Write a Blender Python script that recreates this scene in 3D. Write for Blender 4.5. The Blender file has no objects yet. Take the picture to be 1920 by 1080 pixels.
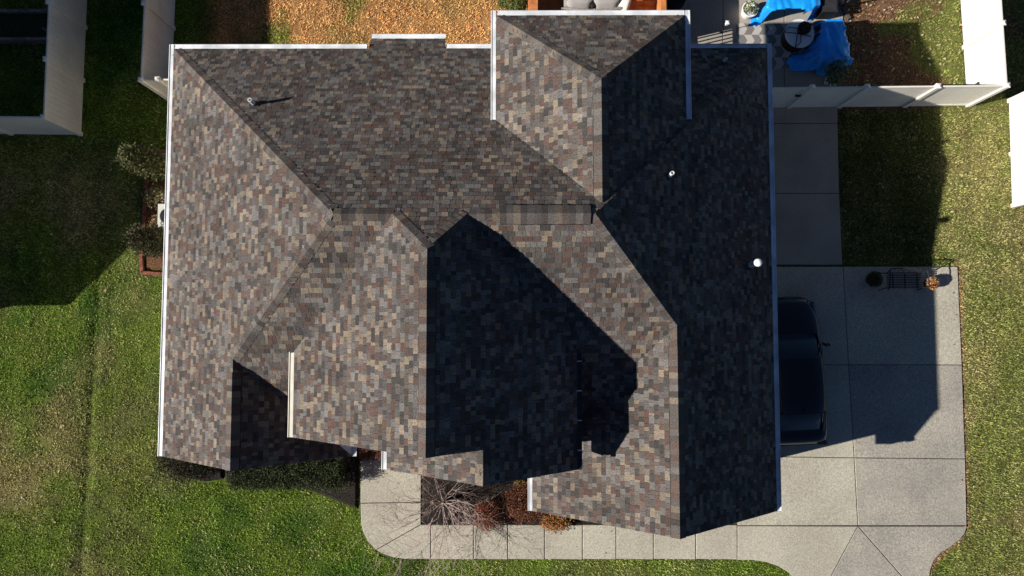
import bpy, math, random
import numpy as np
from mathutils import Vector, Matrix

SC = bpy.context.scene
COL = SC.collection
# ------------------------------------------------------------------ camera, sky, sun
CAM_H, FOC = 22.8, 1370.0
TH, PH = math.atan(82 / FOC), 5 / FOC
cam = bpy.data.cameras.new("camera")
cam.sensor_width = 36.0
cam.lens = 36.0 * FOC / 1920.0
cam.clip_start, cam.clip_end = 0.1, 2000
cam_o = bpy.data.objects.new("camera", cam)
COL.objects.link(cam_o)
cam_o.matrix_world = Matrix.Translation((0, 0, CAM_H)) @ Matrix.Rotation(PH, 4, 'Y') @ Matrix.Rotation(TH, 4, 'X')
SC.camera = cam_o

SUN_EL, SUN_AZ = math.radians(32.0), math.radians(13.6)   # sun stands low over the left edge, a little to the front
to_sun = Vector((-math.cos(SUN_EL) * math.cos(SUN_AZ), -math.cos(SUN_EL) * math.sin(SUN_AZ), math.sin(SUN_EL)))
W = bpy.data.worlds.new("World")
SC.world = W
W.use_nodes = True
nt = W.node_tree
bg = nt.nodes["Background"]
sky = nt.nodes.new("ShaderNodeTexSky")
sky.sky_type = 'NISHITA'
sky.sun_disc = False
sky.sun_elevation = SUN_EL
sky.sun_rotation = math.atan2(to_sun.x, to_sun.y)
sky.air_density, sky.dust_density, sky.ozone_density = 0.55, 0.0, 4.0
sky.altitude = 1500
nt.links.new(sky.outputs[0], bg.inputs[0])
bg.inputs[1].default_value = 0.05
sl = bpy.data.lights.new("sun", 'SUN')
sl.energy = 5.0
sl.angle = math.radians(0.5)
sl.color = (1.0, 0.945, 0.86)
sun_o = bpy.data.objects.new("sun", sl)
COL.objects.link(sun_o)
sun_o.rotation_euler = to_sun.to_track_quat('Z', 'Y').to_euler()
SC.view_settings.view_transform = 'Standard'
SC.view_settings.look = 'None'
SC.view_settings.gamma = 1.0
SC.view_settings.exposure = 0.48
SC.cycles.max_bounces = 6

# ------------------------------------------------------------------ helpers
_R = np.array(cam_o.matrix_world)[:3, :3]


def at(px, py, h=0.0):
    """point of the place that lies h metres up, measured off the 1920-wide photograph"""
    d = _R @ np.array([(px - 960) / FOC, -(py - 540) / FOC, -1.0])
    t = (h - CAM_H) / d[2]
    return (d[0] * t, d[1] * t)


def ats(pts, h=0.0):
    return [at(x, y, h) for x, y in pts]


BASE = {}


class MB:
    def __init__(s):
        s.v, s.f, s.m, s.c = [], [], [], []

    def poly(s, pts, m=0, c=None):
        b = len(s.v)
        s.v += [tuple(p) for p in pts]
        s.f.append(tuple(range(b, b + len(pts))))
        s.m.append(m)
        s.c.append(c)

    def add(s, vs, fs, m=0, c=None):
        b = len(s.v)
        s.v += [tuple(p) for p in vs]
        for f in fs:
            s.f.append(tuple(i + b for i in f))
            s.m.append(m)
            s.c.append(c)

    def box(s, c, d, rz=0.0, m=0, tilt=None, col=None):
        hx, hy, hz = d[0] / 2, d[1] / 2, d[2] / 2
        M = Matrix.Rotation(rz, 3, 'Z')
        if tilt is not None:
            M = M @ tilt
        vs = []
        for z in (-hz, hz):
            for x, y in ((-hx, -hy), (hx, -hy), (hx, hy), (-hx, hy)):
                p = M @ Vector((x, y, z))
                vs.append((p.x + c[0], p.y + c[1], p.z + c[2]))
        s.add(vs, [(3, 2, 1, 0), (4, 5, 6, 7), (0, 1, 5, 4), (1, 2, 6, 5), (2, 3, 7, 6), (3, 0, 4, 7)], m, col)

    def bar(s, a, b, w, h, m=0):
        """box-section bar from a to b"""
        a, b = Vector(a), Vector(b)
        d = (b - a).normalized()
        up = Vector((0, 0, 1)) if abs(d.z) < .95 else Vector((0, 1, 0))
        sx = d.cross(up).normalized() * (w / 2)
        sy = sx.cross(d).normalized() * (h / 2)
        vs = [a - sx - sy, a + sx - sy, a + sx + sy, a - sx + sy, b - sx - sy, b + sx - sy, b + sx + sy, b - sx + sy]
        s.add(vs, [(3, 2, 1, 0), (4, 5, 6, 7), (0, 1, 5, 4), (1, 2, 6, 5), (2, 3, 7, 6), (3, 0, 4, 7)], m)

    def tube(s, pts, r, n=6, m=0):
        pts = [Vector(p) for p in pts]
        rs = r if isinstance(r, (list, tuple)) else [r] * len(pts)
        b = len(s.v)
        k = len(pts)
        for i, p in enumerate(pts):
            d = (pts[min(i + 1, k - 1)] - pts[max(i - 1, 0)]).normalized()
            up = Vector((0, 0, 1)) if abs(d.z) < .9 else Vector((1, 0, 0))
            a = d.cross(up).normalized()
            q = a.cross(d)
            for j in range(n):
                t = 2 * math.pi * j / n
                s.v.append(tuple(p + a * math.cos(t) * rs[i] + q * math.sin(t) * rs[i]))
        for i in range(k - 1):
            for j in range(n):
                s.f.append((b + i * n + j, b + i * n + (j + 1) % n, b + (i + 1) * n + (j + 1) % n, b + (i + 1) * n + j))
                s.m.append(m); s.c.append(None)
        s.f.append(tuple(range(b, b + n))); s.m.append(m); s.c.append(None)
        s.f.append(tuple(b + (k - 1) * n + j for j in reversed(range(n)))); s.m.append(m); s.c.append(None)

    def lathe(s, prof, n=20, c=(0, 0, 0), m=0, sx=1, sy=1, cap=True):
        b = len(s.v)
        for r, z in prof:
            for j in range(n):
                t = 2 * math.pi * j / n
                s.v.append((c[0] + r * sx * math.cos(t), c[1] + r * sy * math.sin(t), c[2] + z))
        for i in range(len(prof) - 1):
            for j in range(n):
                s.f.append((b + i * n + j, b + i * n + (j + 1) % n, b + (i + 1) * n + (j + 1) % n, b + (i + 1) * n + j))
                s.m.append(m); s.c.append(None)
        if cap:
            s.f.append(tuple(b + j for j in reversed(range(n)))); s.m.append(m); s.c.append(None)
            s.f.append(tuple(b + (len(prof) - 1) * n + j for j in range(n))); s.m.append(m); s.c.append(None)

    def prism(s, poly, z0, z1, m=0, sides=True, top=True):
        a = sum(poly[i][0] * poly[(i + 1) % len(poly)][1] - poly[(i + 1) % len(poly)][0] * poly[i][1] for i in range(len(poly)))
        if a < 0:
            poly = poly[::-1]
        n = len(poly)
        vs = [(x, y, z0) for x, y in poly] + [(x, y, z1) for x, y in poly]
        fs = []
        if top:
            fs.append(tuple(range(n, 2 * n)))
        if sides:
            fs += [(i, (i + 1) % n, n + (i + 1) % n, n + i) for i in range(n)]
        s.add(vs, fs, m)

    def build(s, name, mat, parent=None, smooth=False, local=False):
        off = (0, 0, 0)
        if parent is not None and not local:
            off = BASE.get(parent.name, (0, 0, 0))
        me = bpy.data.meshes.new(name)
        vs = [(x - off[0], y - off[1], z - off[2]) for x, y, z in s.v]
        me.from_pydata(vs, [], s.f)
        mats = mat if isinstance(mat, (list, tuple)) else [mat]
        for q in mats:
            me.materials.append(q)
        if len(mats) > 1:
            me.polygons.foreach_set("material_index", s.m)
        if any(c is not None for c in s.c):
            ca = me.color_attributes.new("Col", 'FLOAT_COLOR', 'CORNER')
            arr = np.ones((len(me.loops), 4), dtype=np.float32)
            lt = np.array([len(f) for f in s.f])
            cc = np.array([c if c is not None else (.1, .1, .1) for c in s.c], dtype=np.float32)
            arr[:, :3] = np.repeat(cc, lt, axis=0)
            ca.data.foreach_set("color", arr.ravel())
        if smooth:
            me.polygons.foreach_set("use_smooth", [True] * len(me.polygons))
        me.update()
        o = bpy.data.objects.new(name, me)
        COL.objects.link(o)
        if parent is not None:
            o.parent = parent
            BASE[o.name] = BASE.get(parent.name, (0, 0, 0)) if not local else (0, 0, 0)
        return o


def tag(o, label=None, cat=None, group=None, kind=None):
    if label: o["label"] = label
    if cat: o["category"] = cat
    if group: o["group"] = group
    if kind: o["kind"] = kind
    return o


def thing(name, label, cat, loc=(0, 0, 0), rz=0.0, group=None):
    o = bpy.data.objects.new(name, None)
    o.empty_display_size = .2
    COL.objects.link(o)
    o.location = loc
    o.rotation_euler = (0, 0, rz)
    BASE[o.name] = tuple(loc)
    return tag(o, label, cat, group)


def copy_tree(o, parent=None):
    c = o.copy()
    COL.objects.link(c)
    if parent is not None:
        c.parent = parent
    for ch in list(o.children):
        copy_tree(ch, c)
    return c


def np_mesh(name, V, Fq, mat, cols=None, parent=None, smooth=False):
    """V (n,3), Fq (m,k) all faces k-gons, cols per vertex (n,3)"""
    off = np.array(BASE.get(parent.name, (0, 0, 0)) if parent is not None else (0, 0, 0))
    me = bpy.data.meshes.new(name)
    n, (m, k) = len(V), Fq.shape
    me.vertices.add(n)
    me.vertices.foreach_set("co", (V - off).astype(np.float32).ravel())
    me.loops.add(m * k)
    me.loops.foreach_set("vertex_index", Fq.astype(np.int32).ravel())
    me.polygons.add(m)
    me.polygons.foreach_set("loop_start", np.arange(0, m * k, k, dtype=np.int32))
    me.polygons.foreach_set("loop_total", np.full(m, k, dtype=np.int32))
    if smooth:
        me.polygons.foreach_set("use_smooth", np.ones(m, dtype=bool))
    me.update(calc_edges=True)
    if cols is not None:
        ca = me.color_attributes.new("Col", 'FLOAT_COLOR', 'POINT')
        a = np.ones((n, 4), dtype=np.float32)
        a[:, :3] = cols
        ca.data.foreach_set("color", a.ravel())
    me.materials.append(mat)
    o = bpy.data.objects.new(name, me)
    COL.objects.link(o)
    if parent is not None:
        o.parent = parent
        BASE[o.name] = tuple(off)
    return o


def inside(X, Y, poly):
    r = np.zeros(X.shape, dtype=bool)
    n = len(poly)
    for i in range(n):
        x0, y0 = poly[i]
        x1, y1 = poly[(i + 1) % n]
        c = ((y0 > Y) != (y1 > Y)) & (X < (x1 - x0) * (Y - y0) / ((y1 - y0) if y1 != y0 else 1e-9) + x0)
        r ^= c
    return r


_rng = np.random.default_rng(7)
_GR = _rng.random((256, 256))


def vnoise(X, Y, sc, seed=0):
    x, y = X / sc + seed * 37.7, Y / sc + seed * 91.3
    xi, yi = np.floor(x).astype(int), np.floor(y).astype(int)
    fx, fy = x - xi, y - yi
    fx, fy = fx * fx * (3 - 2 * fx), fy * fy * (3 - 2 * fy)
    g = lambda a, b: _GR[a % 256, b % 256]
    return (g(xi, yi) * (1 - fx) + g(xi + 1, yi) * fx) * (1 - fy) + (g(xi, yi + 1) * (1 - fx) + g(xi + 1, yi + 1) * fx) * fy


def fbm(X, Y, sc, seed=0, o=3):
    r, a, t = 0, 1, 0
    for i in range(o):
        r = r + a * vnoise(X, Y, sc / 2 ** i, seed + i)
        t += a
        a *= .5
    return r / t


# ------------------------------------------------------------------ materials
def mat(name, col, rough=.7, spec=.3, metal=0.0, nscale=0, namt=.0, bump=0.0, bscale=40, attr=False, col2=None, coat=0, nfine=None, stain=None):
    m = bpy.data.materials.new(name)
    m.use_nodes = True
    t = m.node_tree
    p = t.nodes["Principled BSDF"]
    p.inputs["Base Color"].default_value = (*col, 1)
    p.inputs["Roughness"].default_value = rough
    p.inputs["Specular IOR Level"].default_value = spec
    p.inputs["Metallic"].default_value = metal
    if coat:
        p.inputs["Coat Weight"].default_value = coat
        p.inputs["Coat Roughness"].default_value = .03
    tc = t.nodes.new("ShaderNodeTexCoord")
    src = None
    if attr:
        a = t.nodes.new("ShaderNodeVertexColor")
        a.layer_name = "Col"
        src = a.outputs[0]

    def noise(scale, detail=4):
        n = t.nodes.new("ShaderNodeTexNoise")
        n.inputs["Scale"].default_value = scale
        n.inputs["Detail"].default_value = detail
        t.links.new(tc.outputs["Object"], n.inputs["Vector"])
        return n.outputs[0]

    def mul(src, nz, amt, lo=.35, hi=.65):
        r = t.nodes.new("ShaderNodeMapRange")
        r.inputs[1].default_value = lo
        r.inputs[2].default_value = hi
        r.inputs[3].default_value = 1 - amt
        r.inputs[4].default_value = 1 + amt
        t.links.new(nz, r.inputs[0])
        x = t.nodes.new("ShaderNodeVectorMath")
        x.operation = 'SCALE'
        if src is None:
            x.inputs[0].default_value = col
        else:
            t.links.new(src, x.inputs[0])
        t.links.new(r.outputs[0], x.inputs["Scale"])
        return x.outputs[0]
    if col2 is not None:
        mx = t.nodes.new("ShaderNodeMix")
        mx.data_type = 'RGBA'
        mx.inputs[6].default_value = (*col, 1)
        mx.inputs[7].default_value = (*col2, 1)
        r = t.nodes.new("ShaderNodeMapRange")
        r.inputs[1].default_value, r.inputs[2].default_value = .4, .62
        t.links.new(noise(stain or 2.0, 5), r.inputs[0])
        t.links.new(r.outputs[0], mx.inputs[0])
        src = mx.outputs[2]
    if namt:
        src = mul(src, noise(nscale), namt)
    if nfine:
        src = mul(src, noise(nfine[0], 2), nfine[1])
    if src is not None:
        t.links.new(src, p.inputs["Base Color"])
    if bump:
        b = t.nodes.new("ShaderNodeBump")
        b.inputs["Strength"].default_value = bump
        b.inputs["Distance"].default_value = .02
        t.links.new(noise(bscale), b.inputs["Height"])
        t.links.new(b.outputs[0], p.inputs["Normal"])
    return m


M = {}
M['shingle'] = mat("shingle_granules", (.1, .09, .08), .95, .12, attr=True, nscale=.9, namt=.13, nfine=(45, .36))
M['white_metal'] = mat("white_aluminium", (.72, .74, .77), .45, .4, nscale=2.2, namt=.2, bump=.15, bscale=3)
M['cream_metal'] = mat("cream_aluminium", (.70, .66, .56), .45, .4, nscale=3, namt=.10)
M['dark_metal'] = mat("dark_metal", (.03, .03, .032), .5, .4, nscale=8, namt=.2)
M['vinyl'] = mat("white_vinyl", (.80, .765, .685), .5, .35, nscale=1.2, namt=.05)
M['bounce_vinyl'] = mat("bounce_lit_vinyl", (.86, .79, .68), .55, .3, col2=(.78, .71, .60), stain=1.5, nfine=(18, .05))  # vinyl warmed and brightened for light bounced onto the shaded fences
M['siding'] = mat("cream_siding", (.76, .71, .62), .7, .3, nscale=2, namt=.06)
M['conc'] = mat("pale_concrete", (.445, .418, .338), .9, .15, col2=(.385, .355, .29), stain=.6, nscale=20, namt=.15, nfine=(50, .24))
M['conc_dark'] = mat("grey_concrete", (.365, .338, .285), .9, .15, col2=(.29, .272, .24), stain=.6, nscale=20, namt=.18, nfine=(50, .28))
M['conc_patio'] = mat("patio_concrete", (.36, .325, .275), .9, .15, col2=(.30, .275, .235), stain=.8, nscale=24, namt=.1)
M['joint'] = mat("joint_soil", (.05, .046, .04), 1, .1, nscale=9, namt=.4)
M['mulch'] = mat("black_mulch", (.028, .023, .02), 1, .1, nscale=26, namt=.7, bump=.9, bscale=30)
M['redmulch'] = mat("red_brown_mulch", (.13, .065, .035), 1, .1, nscale=26, namt=.6, bump=.9, bscale=30)
M['brick'] = mat("red_brick", (.20, .075, .05), .9, .2, nscale=9, namt=.3)
M['shadebrick'] = mat("shaded_brick", (.10, .042, .03), .9, .2, nscale=9, namt=.4)  # brick colour lowered to carry the shade over the porch step
M['pavers'] = mat("stone_paver", (.33, .29, .24), .9, .2, nscale=6, namt=.25)
M['lawn'] = mat("turf_soil", (.1, .1, .05), 1, .1, attr=True, nscale=9, namt=.25, nfine=(45, .3), bump=.6, bscale=35)
M['blade'] = mat("grass_blade", (.1, .12, .03), .8, .15, attr=True)
M['leafy'] = mat("leaf", (.05, .07, .03), .7, .25, attr=True)
M['bark'] = mat("grey_bark", (.38, .29, .26), .9, .2, nscale=20, namt=.35)
M['darkbark'] = mat("brown_bark", (.06, .045, .035), .9, .2, nscale=20, namt=.35)
M['tarp'] = mat("blue_tarp", (.012, .33, .93), .33, .5, nscale=3, namt=.12, bump=.35, bscale=7)
M['glass'] = mat("tinted_glass", (.02, .035, .045), .06, .6, nscale=2, namt=.2)
M['paint'] = mat("black_car_paint", (.006, .007, .011), .22, .4, coat=.6, nscale=3, namt=.15)
M['trim'] = mat("black_rubber", (.012, .012, .013), .7, .3, nscale=6, namt=.2)
M['chrome'] = mat("bright_metal", (.55, .56, .58), .25, .5, metal=.9, nscale=4, namt=.1)
M['iron'] = mat("black_iron", (.018, .018, .02), .5, .4, nscale=10, namt=.25)
M['white'] = mat("white_plastic", (.80, .81, .82), .5, .35, nscale=4, namt=.06)
M['cedar'] = mat("orange_cedar", (.50, .19, .065), .7, .25, nscale=5, namt=.22, nfine=(40, .12))
M['greywood'] = mat("weathered_timber", (.19, .185, .175), .9, .15, nscale=8, namt=.3)
M['wicker'] = mat("grey_wicker", (.30, .275, .245), .8, .2, nscale=40, namt=.35)
M['cushion'] = mat("grey_cushion", (.37, .35, .34), .95, .1, nscale=5, namt=.08, bump=.2, bscale=60)
M['linen'] = mat("white_linen", (.78, .76, .72), .95, .1, nscale=6, namt=.06, bump=.3, bscale=20)
M['rug_l'] = mat("rug_light_weave", (.44, .41, .375), .95, .1, nscale=50, namt=.1)
M['rug_d'] = mat("rug_grey_weave", (.18, .17, .165), .95, .1, nscale=50, namt=.12)
M['brown'] = mat("dark_brown_wood", (.045, .03, .022), .7, .25, nscale=8, namt=.3)
M['ac'] = mat("beige_enamel", (.55, .56, .52), .55, .3, nscale=3, namt=.06)
M['soil'] = mat("dark_soil", (.035, .045, .022), 1, .1, nscale=20, namt=.5)
M['clay'] = mat("dark_planter", (.07, .055, .045), .8, .2, nscale=7, namt=.25)
M['lead'] = mat("lead_flashing", (.07, .066, .064), .8, .2, nscale=6, namt=.15)

# ------------------------------------------------------------------ the house: roof geometry
PAL = [((.205, .172, .132), .14), ((.145, .140, .134), .21), ((.092, .087, .085), .21), ((.052, .050, .050), .15),
       ((.098, .064, .055), .15), ((.108, .088, .076), .14)]
PC = np.array([p[0] for p in PAL])
PC = (PC * .86 + PC.mean(0) * .14) * np.array([.985, .955, .945])
PW = np.cumsum([p[1] for p in PAL])
PW = PW / PW[-1]


def clip_convex(poly, clip):
    """Sutherland-Hodgman; clip is counter-clockwise"""
    out = poly
    n = len(clip)
    for i in range(n):
        ax, ay = clip[i]
        bx, by = clip[(i + 1) % n]
        if not out:
            return out
        inp, out = out, []
        px, py = inp[-1]
        pd = (bx - ax) * (py - ay) - (by - ay) * (px - ax)
        for qx, qy in inp:
            qd = (bx - ax) * (qy - ay) - (by - ay) * (qx - ax)
            if (qd >= 0) != (pd >= 0):
                t = pd / (pd - qd)
                out.append((px + (qx - px) * t, py + (qy - py) * t))
            if qd >= 0:
                out.append((qx, qy))
            px, py, pd = qx, qy, qd
    return out


def area2(p):
    return sum(p[i][0] * p[(i + 1) % len(p)][1] - p[(i + 1) % len(p)][0] * p[i][1] for i in range(len(p)))


EXPO = 0.13


class Plane:
    def __init__(s, p, d, pitch):
        s.p, s.d, s.s = p, d, pitch
        s.k = math.sqrt(1 + pitch * pitch)
        s.n = (-pitch * d[0] / s.k, -pitch * d[1] / s.k, 1 / s.k)

    def z(s, x, y):
        return s.p[2] + s.s * ((x - s.p[0]) * s.d[0] + (y - s.p[1]) * s.d[1])


def shingle_slope(parent, pl, polys, seed, label=None):
    """laminated shingles laid course by course, every tab a raised slip of its own colour in one mesh"""
    mb = MB()
    rnd = np.random.default_rng(seed)
    d = pl.d
    ux, uy = -d[1], d[0]
    for poly in polys:
        if area2(poly) < 0:
            poly = poly[::-1]
        mb.poly([(x, y, pl.z(x, y) - .004) for x, y in poly], 0, (.03, .028, .027))
    P = [[((x - pl.p[0]) * ux + (y - pl.p[1]) * uy, (x - pl.p[0]) * d[0] + (y - pl.p[1]) * d[1]) for x, y in
          (q if area2(q) > 0 else q[::-1])] for q in polys]
    # (u, plan-v) frame: keep orientation counter-clockwise
    P = [q if area2(q) > 0 else q[::-1] for q in P]
    allp = [p for q in P for p in q]
    u0, u1 = min(p[0] for p in allp), max(p[0] for p in allp)
    v0, v1 = min(p[1] for p in allp), max(p[1] for p in allp)
    ep = EXPO / pl.k
    for r in range(int(math.floor(v0 / ep)), int(math.ceil(v1 / ep)) + 1):
        va, vb = r * ep, (r + 1) * ep
        u = u0 - rnd.random() * .3
        last = -1
        while u < u1:
            w = float(rnd.choice([.075, .105, .14, .175, .215], p=[.13, .27, .28, .20, .12])) * (.92 + .16 * rnd.random())
            i = int(np.searchsorted(PW, rnd.random()))
            if i == last and rnd.random() < .3:
                i = int(np.searchsorted(PW, rnd.random()))
            last = i
            c = PC[i] * (.86 + .28 * rnd.random()) * (1 + .05 * (rnd.random(3) - .5))
            rise = .0065 if rnd.random() < .5 else .0
            jig = (rnd.random() - .5) * .012
            quad = [(u + .003, va + (jig if rise else 0)), (u + w - .003, va + (jig if rise else 0)), (u + w - .003, vb + .006), (u + .003, vb + .006)]
            u += w
            for q in P:
                cp = clip_convex(quad, q)
                if len(cp) < 3 or area2(cp) < 2e-5:
                    continue
                tv, bv = [], []
                for (cu, cv) in cp:
                    x = pl.p[0] + cu * ux + cv * d[0]
                    y = pl.p[1] + cu * uy + cv * d[1]
                    z = pl.z(x, y)
                    f = (cv - va) / ep
                    h = (.015 + rise) * (1 - f) + .002 * f
                    tv.append((x + pl.n[0] * h, y + pl.n[1] * h, z + pl.n[2] * h))
                    bv.append((x, y, z - .003))
                n = len(tv)
                mb.add(tv + bv, [tuple(range(n))] + [(i, i + n, (i + 1) % n + n, (i + 1) % n) for i in range(n)], 0, tuple(c))
    o = mb.build("roof_slope", M['shingle'], parent)
    if label:
        o["label"] = label
    return o


def cap_row(parent, a, b, pa, pb, lift=.012, wing=.155, seed=1, vent=False, label=None, dark=1.0):
    """ridge or hip caps: folded slips overlapping along the line; over a ridge vent they ride higher on a dark baffle"""
    rnd = np.random.default_rng(seed)
    a, b = Vector(a), Vector(b)
    L = (b - a).length
    t = (b - a).normalized()

    def down(pl):
        n = Vector(pl.n)
        w = t.cross(n)
        if w.z > 0:
            w = -w
        return w.normalized()
    wa, wb = down(pa), down(pb)
    na, nb = Vector(pa.n), Vector(pb.n)
    up = (na + nb).normalized()
    mb = MB()
    e = .14
    n = int(L / e)
    e = L / n
    for i in range(n):
        p0 = a + t * (i * e)
        p1 = a + t * ((i + 1) * e + .02)
        c = PC[int(np.searchsorted(PW, rnd.random()))] * .75 + PC.mean(0) * .25
        c = tuple(c * (.80 + .26 * rnd.random()) * dark)
        h0, h1 = lift + .012, lift + .001
        w_ = wing * (.97 + .06 * rnd.random())
        L0 = p0 + wa * w_ + na * (h0 * .9)
        L1 = p1 + wa * w_ + na * (h1 * .9)
        C0, C1 = p0 + up * (h0 * 1.0 + .002), p1 + up * (h1 * 1.0 + .002)
        R0 = p0 + wb * w_ + nb * (h0 * .9)
        R1 = p1 + wb * w_ + nb * (h1 * .9)
        dz = Vector((0, 0, -.008))
        vs = [L0, C0, R0, R1, C1, L1, L0 + dz, C0 + dz, R0 + dz, R1 + dz, C1 + dz, L1 + dz]
        mb.add(vs, [(0, 5, 4, 1), (1, 4, 3, 2), (0, 1, 7, 6), (1, 2, 8, 7), (2, 3, 9, 8), (5, 0, 6, 11), (3, 4, 10, 9), (4, 5, 11, 10)], 0, c)
    o = mb.build("ridge_cap", M['shingle'], parent)
    if label:
        o["label"] = label
    if vent:
        v = MB()
        for w, nn in ((wa, na), (wb, nb)):
            q = [a + w * .06, b + w * .06, b + w * (wing + .028), a + w * (wing + .028)]
            v.add([p - nn * .004 for p in q] + [p + nn * (lift * .55 + .003) for p in q],
                  [(0, 1, 5, 4), (1, 2, 6, 5), (2, 3, 7, 6), (3, 0, 4, 7), (4, 5, 6, 7)])
        v.build("ridge_vent", M['trim'], o)
    return o


def gutter(parent, a, b, out, z, m='white_metal', wdt=.13, ends=True, brackets=0, slope_back=True):
    """open trough along an eave from a to b; out = unit vector away from the roof"""
    mb = MB()
    ox, oy = out
    prof = [(0.0, -.005), (0.0, -.11), (.085, -.115), (wdt - .012, -.07), (wdt - .006, -.01), (wdt, .0), (wdt - .018, .003), (wdt - .022, -.012)]
    pa = [(a[0] + ox * u, a[1] + oy * u, z + v) for u, v in prof]
    pb = [(b[0] + ox * u, b[1] + oy * u, z + v) for u, v in prof]
    n = len(prof)
    mb.add(pa + pb, [(i, i + 1, n + i + 1, n + i) for i in range(n - 1)])
    # flat guard over the trough, leaving a sliver open
    mb.add([(a[0] + ox * .01, a[1] + oy * .01, z - .006), (b[0] + ox * .01, b[1] + oy * .01, z - .006),
            (b[0] + ox * (wdt - .02), b[1] + oy * (wdt - .02), z - .012), (a[0] + ox * (wdt - .02), a[1] + oy * (wdt - .02), z - .012)], [(0, 1, 2, 3)])
    if ends:
        mb.add(pa[:7], [(0, 1, 2, 3, 4, 5, 6)])
        mb.add(pb[:7], [(6, 5, 4, 3, 2, 1, 0)])
    o = mb.build("gutter", M[m], parent)
    if brackets:
        for i in range(brackets):
            bk = MB()
            f = (i + .35) / brackets
            x, y = a[0] + (b[0] - a[0]) * f, a[1] + (b[1] - a[1]) * f
            bk.bar((x - ox * .07, y - oy * .07, z + .02), (x + ox * wdt, y + oy * wdt, z + .006), .025, .006)
            bk.build("bracket", M['white_metal'], o)
    return o


house = thing("house", "large brick house with many-gabled roof of brown and grey mottled shingles", "house", (0, 0, 0))
ZE, ZU = 3.5, 5.6
XW, XE, YN = -9.20, 6.79, 7.62          # main eave lines
RY, RZ = 2.45, 7.70                     # main ridge
RX0, RX1 = -3.78, 1.68
PN = Plane((0, YN, ZE), (0, -1), (RZ - ZE) / (YN - RY))
PW_ = Plane((XW, 0, ZE), (1, 0), (RZ - ZE) / (RX0 - XW))
PE = Plane((XE, 0, ZE), (-1, 0), (RZ - ZE) / (XE - RX1))
LGX, LGY = -6.66, -3.25                 # left front gable
LGZ = PW_.z(LGX, 0)
SS = (RZ - LGZ) / (RY + .63)
PS = Plane((0, RY, RZ), (0, 1), SS)
LGE = -4.27
PLE = Plane((LGE, 0, ZE), (-1, 0), (LGZ - ZE) / (LGE - LGX))
CX = -1.74                              # tall central gable
CY = 1.66
CZ = PN.z(0, CY)
CW, CE, CF = -5.16, 1.45, -2.46
PCW = Plane((CW, 0, ZU), (1, 0), (CZ - ZU) / (CX - CW))
PCE = Plane((CE, 0, ZU), (-1, 0), (CZ - ZU) / (CE - CX))
NX, NF, NW = -.66, -3.20, -2.96         # small gable nested in front of it
NZ = PCE.z(NX, 0)
PNW = Plane((NW, 0, ZU), (1, 0), (NZ - ZU) / (NX - NW))
GX, GF, GW = 3.71, -4.65, .48           # right front gable
GZ = PE.z(GX, 0)
PGW = Plane((GW, 0, ZE), (1, 0), (GZ - ZE) / (GX - GW))
BW, BE, BN, BX = -.43, 4.09, 7.60, 1.85  # rear wing
BZ = ZU + .82 * (BX - BW)
BRY = BN - 2.2
PBW = Plane((BW, 0, ZU), (1, 0), (BZ - ZU) / (BX - BW))
PBE = Plane((BE, 0, ZU), (-1, 0), (BZ - ZU) / (BE - BX))
PBN = Plane((0, BN, ZU), (0, -1), (BZ - ZU) / (BN - BRY))
GYN = PS.d and (RY - (RZ - GZ) / SS)     # where the right front ridge meets the main front slope
LYN = RY - (RZ - LGZ) / SS
# N slope, with the bump-out tongue and the piece that climbs to the central ridge
bx0, bx1 = at(697, 66, 3.1)[0], at(836, 66, 3.1)[0]
by = at(760, 66, 3.1)[1] - .13
hx0 = CX - (CZ - RZ) / PCW.s
hx1 = CX + (CZ - RZ) / PCE.s
shingle_slope(house, PN, [[(XW, YN), (RX0, RY), (RX1, RY), (XE, YN)], [(bx0, by), (bx0, YN), (bx1, YN), (bx1, by)],
                          [(hx0, RY), (hx1, RY), (CX, CY)]], 11, "dim rear slope facing away from the sun")
shingle_slope(house, PW_, [[(XW, YN), (XW, LYN), (LGX, LYN), (RX0, RY)], [(XW, LYN), (XW, LGY), (LGX, LGY), (LGX, LYN)]], 12, "sunlit long slope on the left")
ys = RY - 5.2
shingle_slope(house, PS, [[(RX0, RY), (LGX, LYN), (LGX + (LYN - ys) * SS / PLE.s, ys), (GX - (GYN - ys) * SS / PGW.s, ys), (GX, GYN), (RX1, RY)]], 13)
shingle_slope(house, PE, [[(XE, YN), (RX1, RY), (GX, GYN), (XE, GYN)], [(XE, GYN), (GX, GYN), (GX, GF), (XE, GF)]], 14, "long slope in full shade on the right")
shingle_slope(house, PLE, [[(LGX, LGY), (LGE, LGY), (LGE, LGY + .03), (LGX, LYN)]], 15)
yv = lambda z: RY - (RZ - z) / SS
shingle_slope(house, PCW, [[(CW, CF), (CX, CF), (CX, CY), (hx0, RY), (CW, yv(ZU))]], 16, "sunlit left slope of the tall central gable")
shingle_slope(house, PCE, [[(CX, CF), (CX, CY), (hx1, RY), (CE, yv(ZU)), (CE, CF)], [(NX, NF), (NX, CF), (CE, CF), (CE, NF)]], 17, "shaded right slope of the tall central gable")
shingle_slope(house, PNW, [[(NW, NF), (NX, NF), (NX, CF + .05), (NW, CF + .05)]], 18)
shingle_slope(house, PGW, [[(GW, GF), (GX, GF), (GX, GYN), (GW, yv(ZE))]], 19)
bv = lambda x, pl: YN - (pl.z(x, 0) - ZE) / PN.s
shingle_slope(house, PBW, [[(BW, BN), (BX, BRY), (BX, bv(BX, PBW)), (BW, bv(BW, PBW))]], 20)
shingle_slope(house, PBE, [[(BE, BN), (BX, BRY), (BX, bv(BX, PBE) - .05), (BE, 4.7)]], 21)
shingle_slope(house, PBN, [[(BW, BN), (BE, BN), (BX, BRY)]], 22)

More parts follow.
